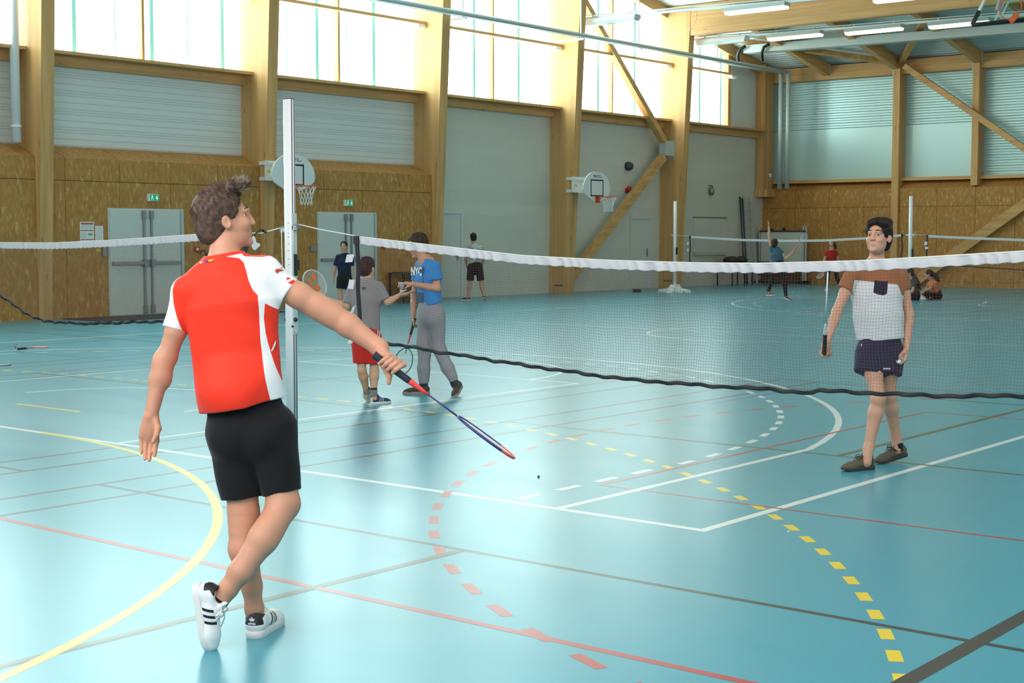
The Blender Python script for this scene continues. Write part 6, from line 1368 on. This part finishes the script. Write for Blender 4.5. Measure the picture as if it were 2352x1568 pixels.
# ================================================================== figures in the background
def far_fig(f, J, skinm, hairm_, shirt, bottom, shoes, facing, head_f, sleeve=.55, longleg=False, vox=.009, hair=None, hk=1.0, hemc=None, shortlen=.6, sit=False, hands=True, fine=False):
    q = f.q; par = f.o; k = f.k; g = {n: q(*p) for n, p in J.items()}
    B = Solid(); hb = basis(head_f); head_solid(B, g['hd'], *hb, hk, fine); B.cone(g['hd'] - hb[1] * .05, (g['sl'] + g['sr']) / 2 + v3((0, 0, .03)), .048, .055, .02)
    torso(B, g['sl'], g['sr'], g['hl'], g['hr'], facing, k, (.125, .145, .13, .118, .115, .045))
    for s in 'lr':
        arm(B, g['s' + s], g['e' + s], g['w' + s], k); d = unit(g['w' + s] - g['e' + s])
        if hands:
            n_ = unit(np.cross(d, (0, 1, .2))); hand_solid(B, g['w' + s], d, n_, (0, -1, 0.1), .9 * k, ((.3, .4, .3),) * 4, .12)
        leg(B, g['h' + s], g['k' + s], g['a' + s], k)
        t = g['t' + s] - g['a' + s]; B.cone(g['a' + s], g['a' + s] + t * .4, .036 * k, .034 * k, .01)
    solid_obj('body', B, vox, skinm, par, smooth=1)
    if hair: hair(f, g, hb)
    if fine: face_parts(par, g['hd'], *hb, hk, HR3, lids=skinm)
    T = Solid(); torso(T, g['sl'], g['sr'], g['hl'], g['hr'], facing, k, (.135, .165, .15, .145, .16, .057), .7)
    for s in 'lr':
        e = g['s' + s] + (g['e' + s] - g['s' + s]) * sleeve; T.cone(g['s' + s], e, .06 * k, .06 * k, .02, cap=True)
    T.disp = fold(51, .006, 22, (.4, 0, .9)); sh = solid_obj('shirt', T, vox, shirt, par, smooth=1)
    Q = Solid(); mh = (g['hl'] + g['hr']) / 2; Q.cone(mh + v3((0, 0, .05)), mh - v3((0, 0, .05 if not sit else 0)), .148 * k, .155 * k, .03, flat=facing, fs=.75)
    for s in 'lr':
        if longleg: Q.chain([g['h' + s], g['k' + s], g['k' + s] + (g['a' + s] - g['k' + s]) * .3, g['a' + s]], [.092 * k, .062 * k, .062 * k, .043 * k], .025)
        else:
            e = g['h' + s] + (g['k' + s] - g['h' + s]) * shortlen; Q.cone(g['h' + s], e, .098 * k, .092 * k, .025, cap=True)
    solid_obj('leggings' if longleg else 'shorts', Q, vox, bottom, par, smooth=1)
    for s in 'lr':
        t = g['t' + s] - g['a' + s]; d = unit(t * v3((1, 1, 0)) if not sit else t); hl = g['a' + s] - d * .06 * k; hl[2] = max(0.0, min(hl[2] - .07, .12))
        if g['t' + s][2] > .03 or s in J.get('up', ''): hl[2] = max(hl[2], .06); d = unit(f.floorz(g['t' + s]) - hl)
        shoe(par, hl, d, (0, 0, 1) if abs(d[2]) < .9 else (1, 0, 0), .25 * k, shoes, M['sole_w'] if not sit else shoes, .95, vox=.008)
    return g
SKF = skin('skin_light_far', (0.55, 0.32, 0.22)); blk = cloth('black_sports_cloth', [(0.012, 0.012, 0.014)], .85, 150); bsh = cloth('black_shoe', [(0.03, 0.03, 0.035)], .7, 100)
short_hair = lambda m, hk: (lambda f, g, hb: cap_hair(f, g['hd'], hb, hk, m, .008, seed=9))
f5 = Fig((788, 719), 'boy in a navy t-shirt standing before the double door behind the net', 1.55)
far_fig(f5, dict(hd=(790, 566), sl=(777, 590), sr=(806, 590), el=(769, 616), er=(809, 618), wl=(766, 637), wr=(810, 640), hl=(783, 640), hr=(799, 640), kl=(781, 672), kr=(797, 674), al=(785, 709), ar=(796, 709, .1), tl=(783, 718, -.12), tr=(799, 716, -.05)), SKF, HR3, cloth('navy_tee', [(0.012, 0.018, 0.045)], .85), blk, bsh, (0, -1, 0), (-.1, -1, 0), .75, hair=short_hair(HR3, .95), hk=.95, shortlen=.7, fine=True, vox=.006)
f6 = Fig((1092, 690), 'boy in a pale green patterned t-shirt facing the white wall by the single door', 1.72)
def camo():
    m = cloth('pale_patterned_tee', [(0.42, 0.46, 0.42)], .85); n = noise(m, coords(m, (1, 1, 1)), 9, 3); L(m, ramp(m, n.outputs[0], [(0.44, (0.46, 0.50, 0.46)), (0.5, (0.46, 0.50, 0.46)), (0.54, (0.16, 0.22, 0.19)), (0.62, (0.30, 0.34, 0.33))]), bsdf(m).inputs['Base Color']); return m
far_fig(f6, dict(hd=(1087, 546, .05), sl=(1076, 570), sr=(1105, 570), el=(1070, 591), er=(1111, 591), wl=(1071, 606, .1), wr=(1108, 608, .1), hl=(1083, 612), hr=(1100, 612), kl=(1079, 650), kr=(1105, 650), al=(1075, 683), ar=(1112, 681), tl=(1067, 689, .0), tr=(1116, 686, .1)), SKF, HR2, camo(), blk, bsh, (0, 1, 0), (-.3, .95, 0), .7, hair=short_hair(HR2, 1.0), shortlen=.85)
f7 = Fig((1788, 690), 'girl in a blue-grey t-shirt reaching up to serve beside the whiteboard', 1.62)
def h7(f, g, hb):
    cap_hair(f, g['hd'], hb, 1.0, HR4, .008, seed=9, nape=-.11, vol=1.06)
g7 = far_fig(f7, dict(hd=(1779, 560), sl=(1773, 574), sr=(1793, 578), el=(1767, 543), er=(1806, 594, -.1), wl=(1766, 520), wr=(1816, 584, -.1), hl=(1780, 608), hr=(1794, 608), kl=(1775, 636), kr=(1801, 640), al=(1765, 668), ar=(1805, 678), tl=(1767, 688), tr=(1813, 687)), SKF, HR4, cloth('blue_grey_tee', [(0.06, 0.12, 0.16)], .85), blk, cloth('coral_trainer', [(0.25, 0.08, 0.07)], .7, 100), (.2, 1, 0), (.3, .95, 0), .3, True, hair=h7)
bw = W2(f7, g7['wr'] + v3((.03, 0, .04))); tp = at_d(1845, 546, f7.D0 - .1); colsG = dict(grip=cols['cone'], cone=cols['cone'], shaft=cols2['shaft'], frame=mat('racket_grey_frame', (0.12, 0.14, 0.15), .35), strings=cols['strings'])
racket(None, bw, tp - bw, FWH, 'grey racket with a red grip in the hand of the serving girl', colsG, L_=.60)
f8 = Fig((1912, 668), 'girl in a red t-shirt and black leggings looking up beyond the far net', 1.60)
def h8(f, g, hb):
    cap_hair(f, g['hd'], hb, 1.0, HR4, .009, seed=9)
    P = lambda w, a, b_: g['hd'] + hb[2] * w + hb[0] * a + hb[1] * b_
    s = Solid(); s.chain([P(0, -.09, .05), P(-.10, -.12, .02), P(-.13, -.10, -.08), P(-.12, -.08, -.16)], [.03, .045, .04, .02], .02); solid_obj('ponytail', s, .009, HR4, f.o)
g8 = far_fig(f8, dict(hd=(1909, 558), sl=(1899, 580), sr=(1920, 580), el=(1894, 597), er=(1925, 597), wl=(1892, 612), wr=(1926, 614), hl=(1903, 606), hr=(1917, 606), kl=(1901, 634), kr=(1922, 637), al=(1900, 659), ar=(1930, 659), tl=(1895, 666, -.15), tr=(1933, 666, -.1)), SKF, HR4, cloth('red_tee', [(0.42, 0.012, 0.015)], .85), blk, cloth('white_trainer', [(0.6, 0.6, 0.58)], .7, 100), (0, -1, 0), (-.1, -.9, .35), .45, True, hair=h8)
bw = W2(f8, g8['wl'] + v3((0, -.03, -.03))); tp = at_d(1883, 636, f8.D0 - .45); racket(None, bw, tp - bw, FWH * .5 + np.array([0, 0, 1.]), 'pale racket hanging low beside the girl in red', dict(colsG, frame=cols2['frame'], grip=cols2['grip'], cone=cols2['cone']), L_=.62)
def sit_fig(f, J, shirt, bottom, label_hair, head_f, facing, pony):
    def hs(f_, g, hb):
        cap_hair(f_, g['hd'], hb, .96, label_hair, .008, seed=9, nape=-.10)
        s = Solid(); pts = [f_.q(*p) for p in pony]; s.chain(pts, [.04, .05, .045, .025][:len(pts)], .02); solid_obj('long_hair', s, .008, label_hair, f_.o)
    return far_fig(f, J, SKF, label_hair, shirt, bottom, blk, facing, head_f, .6, True, hair=hs, hk=.96, sit=True)
f9 = Fig((2104, 689), 'girl in a dark grey top sitting on the floor behind the boy in brown', 1.6)
sit_fig(f9, dict(hd=(2090, 627), sl=(2090, 648, .12), sr=(2103, 646, -.10), el=(2086, 664, .2), er=(2096, 668, -.15), wl=(2084, 676, .1), wr=(2084, 676, -.15), hl=(2101, 680, .09), hr=(2106, 680, -.07), kl=(2074, 676, .15), kr=(2080, 681, -.25), al=(2086, 685, .0), ar=(2092, 686, -.28), tl=(2080, 687, -.1), tr=(2086, 688, -.3)), cloth('dark_grey_top', [(0.055, 0.055, 0.058)], .9), blk, HR4, (-.95, .25, -.1), (-.95, .3, 0), [(2096, 628), (2103, 640, -.08), (2110, 652, -.1), (2114, 664, -.08)])
f10 = Fig((2148, 687), 'girl in an orange t-shirt and dark trousers sitting on the floor with a ponytail', 1.6)
sit_fig(f10, dict(hd=(2133, 630), sl=(2135, 652, .12), sr=(2149, 650, -.10), el=(2128, 664, .1), er=(2134, 664, -.16), wl=(2122, 668, .05), wr=(2123, 669, -.15), hl=(2150, 679, .09), hr=(2157, 679, -.07), kl=(2122, 672, .15), kr=(2126, 675, -.25), al=(2132, 682, .0), ar=(2140, 683, -.28), tl=(2124, 685, -.1), tr=(2130, 686, -.3)), cloth('orange_tee', [(0.62, 0.19, 0.10)], .9), cloth('maroon_trousers', [(0.035, 0.008, 0.012)], .9), HR4, (-.95, .2, -.2), (-.95, .3, 0), [(2141, 626), (2150, 633, -.05), (2154, 644, -.05)])
# ================================================================== shuttlecocks, rackets and crumbs on the floor, one in the air
p = at_y(1770, 407, 36.0); shuttle(p, (-.2, 0, 1.), 'white shuttlecock flying in front of the far wall panels', 1.1)
p = at_floor(34, 800, .03); shuttle(p, (.8, -.3, .45), 'white shuttlecock lying beside the racket on the floor at the left', 1.2)
p0 = at_floor(41, 801, .02); p1 = at_floor(96, 796, .012); racket(None, p0, v3(p1) - v3(p0), (0.05, 0, 1), 'racket with a dark grip lying on the floor at the left', dict(colsB, grip=cols2['grip'], frame=cols['frame_tip'], cone=cols['cone']), L_=.62)
p1 = at_floor(18, 838, .014); d = -_R * .95 + FWH * .1; racket(None, v3(p1) + d * .66, -d, (0.0, 0, 1), 'racket lying on the floor, its head just entering at the left edge', dict(cols2, frame=mat('racket_black_frame', (0.03, 0.03, 0.03), .4)), L_=.66)
p = at_floor(2257, 697, .02); shuttle(p, (.9, .2, .25), 'white shuttlecock on the floor right of the sitting girls', 1.1)
p = at_floor(1566, 672, .02); shuttle(p, (.9, .2, .25), 'shuttlecock lying by the base of the far net post', 1.0)
b = MB(); p = at_floor(1463, 671); b.box(p[0] - .1, p[0] + .1, p[1] - .06, p[1] + .06, 0, .09); tag(b.build('wall_pad', M['dark_metal'], None, tuple(p), bevel=.01), 'small dark box on the floor by the white wall, left of the far post', 'box')
b = MB(); b.smooth = True; p = at_floor(1237, 1096); b.lathe([(0, 0), (.007, .001), (.008, .006), (.004, .013), (0, .014)], 8, tuple(p)); tag(b.build('cork_crumb', M['black'], None, tuple(p)), 'tiny dark crumb on the floor before the white line', 'crumb')
b = MB(); b.smooth = True; p = at_floor(1811, 1222); b.lathe([(0, 0), (.006, .001), (.007, .004), (.003, .007), (0, .008)], 8, tuple(p)); tag(b.build('feather_crumb', M['white'], None, tuple(p)), 'tiny white crumb on the floor near the yellow dashes', 'crumb')
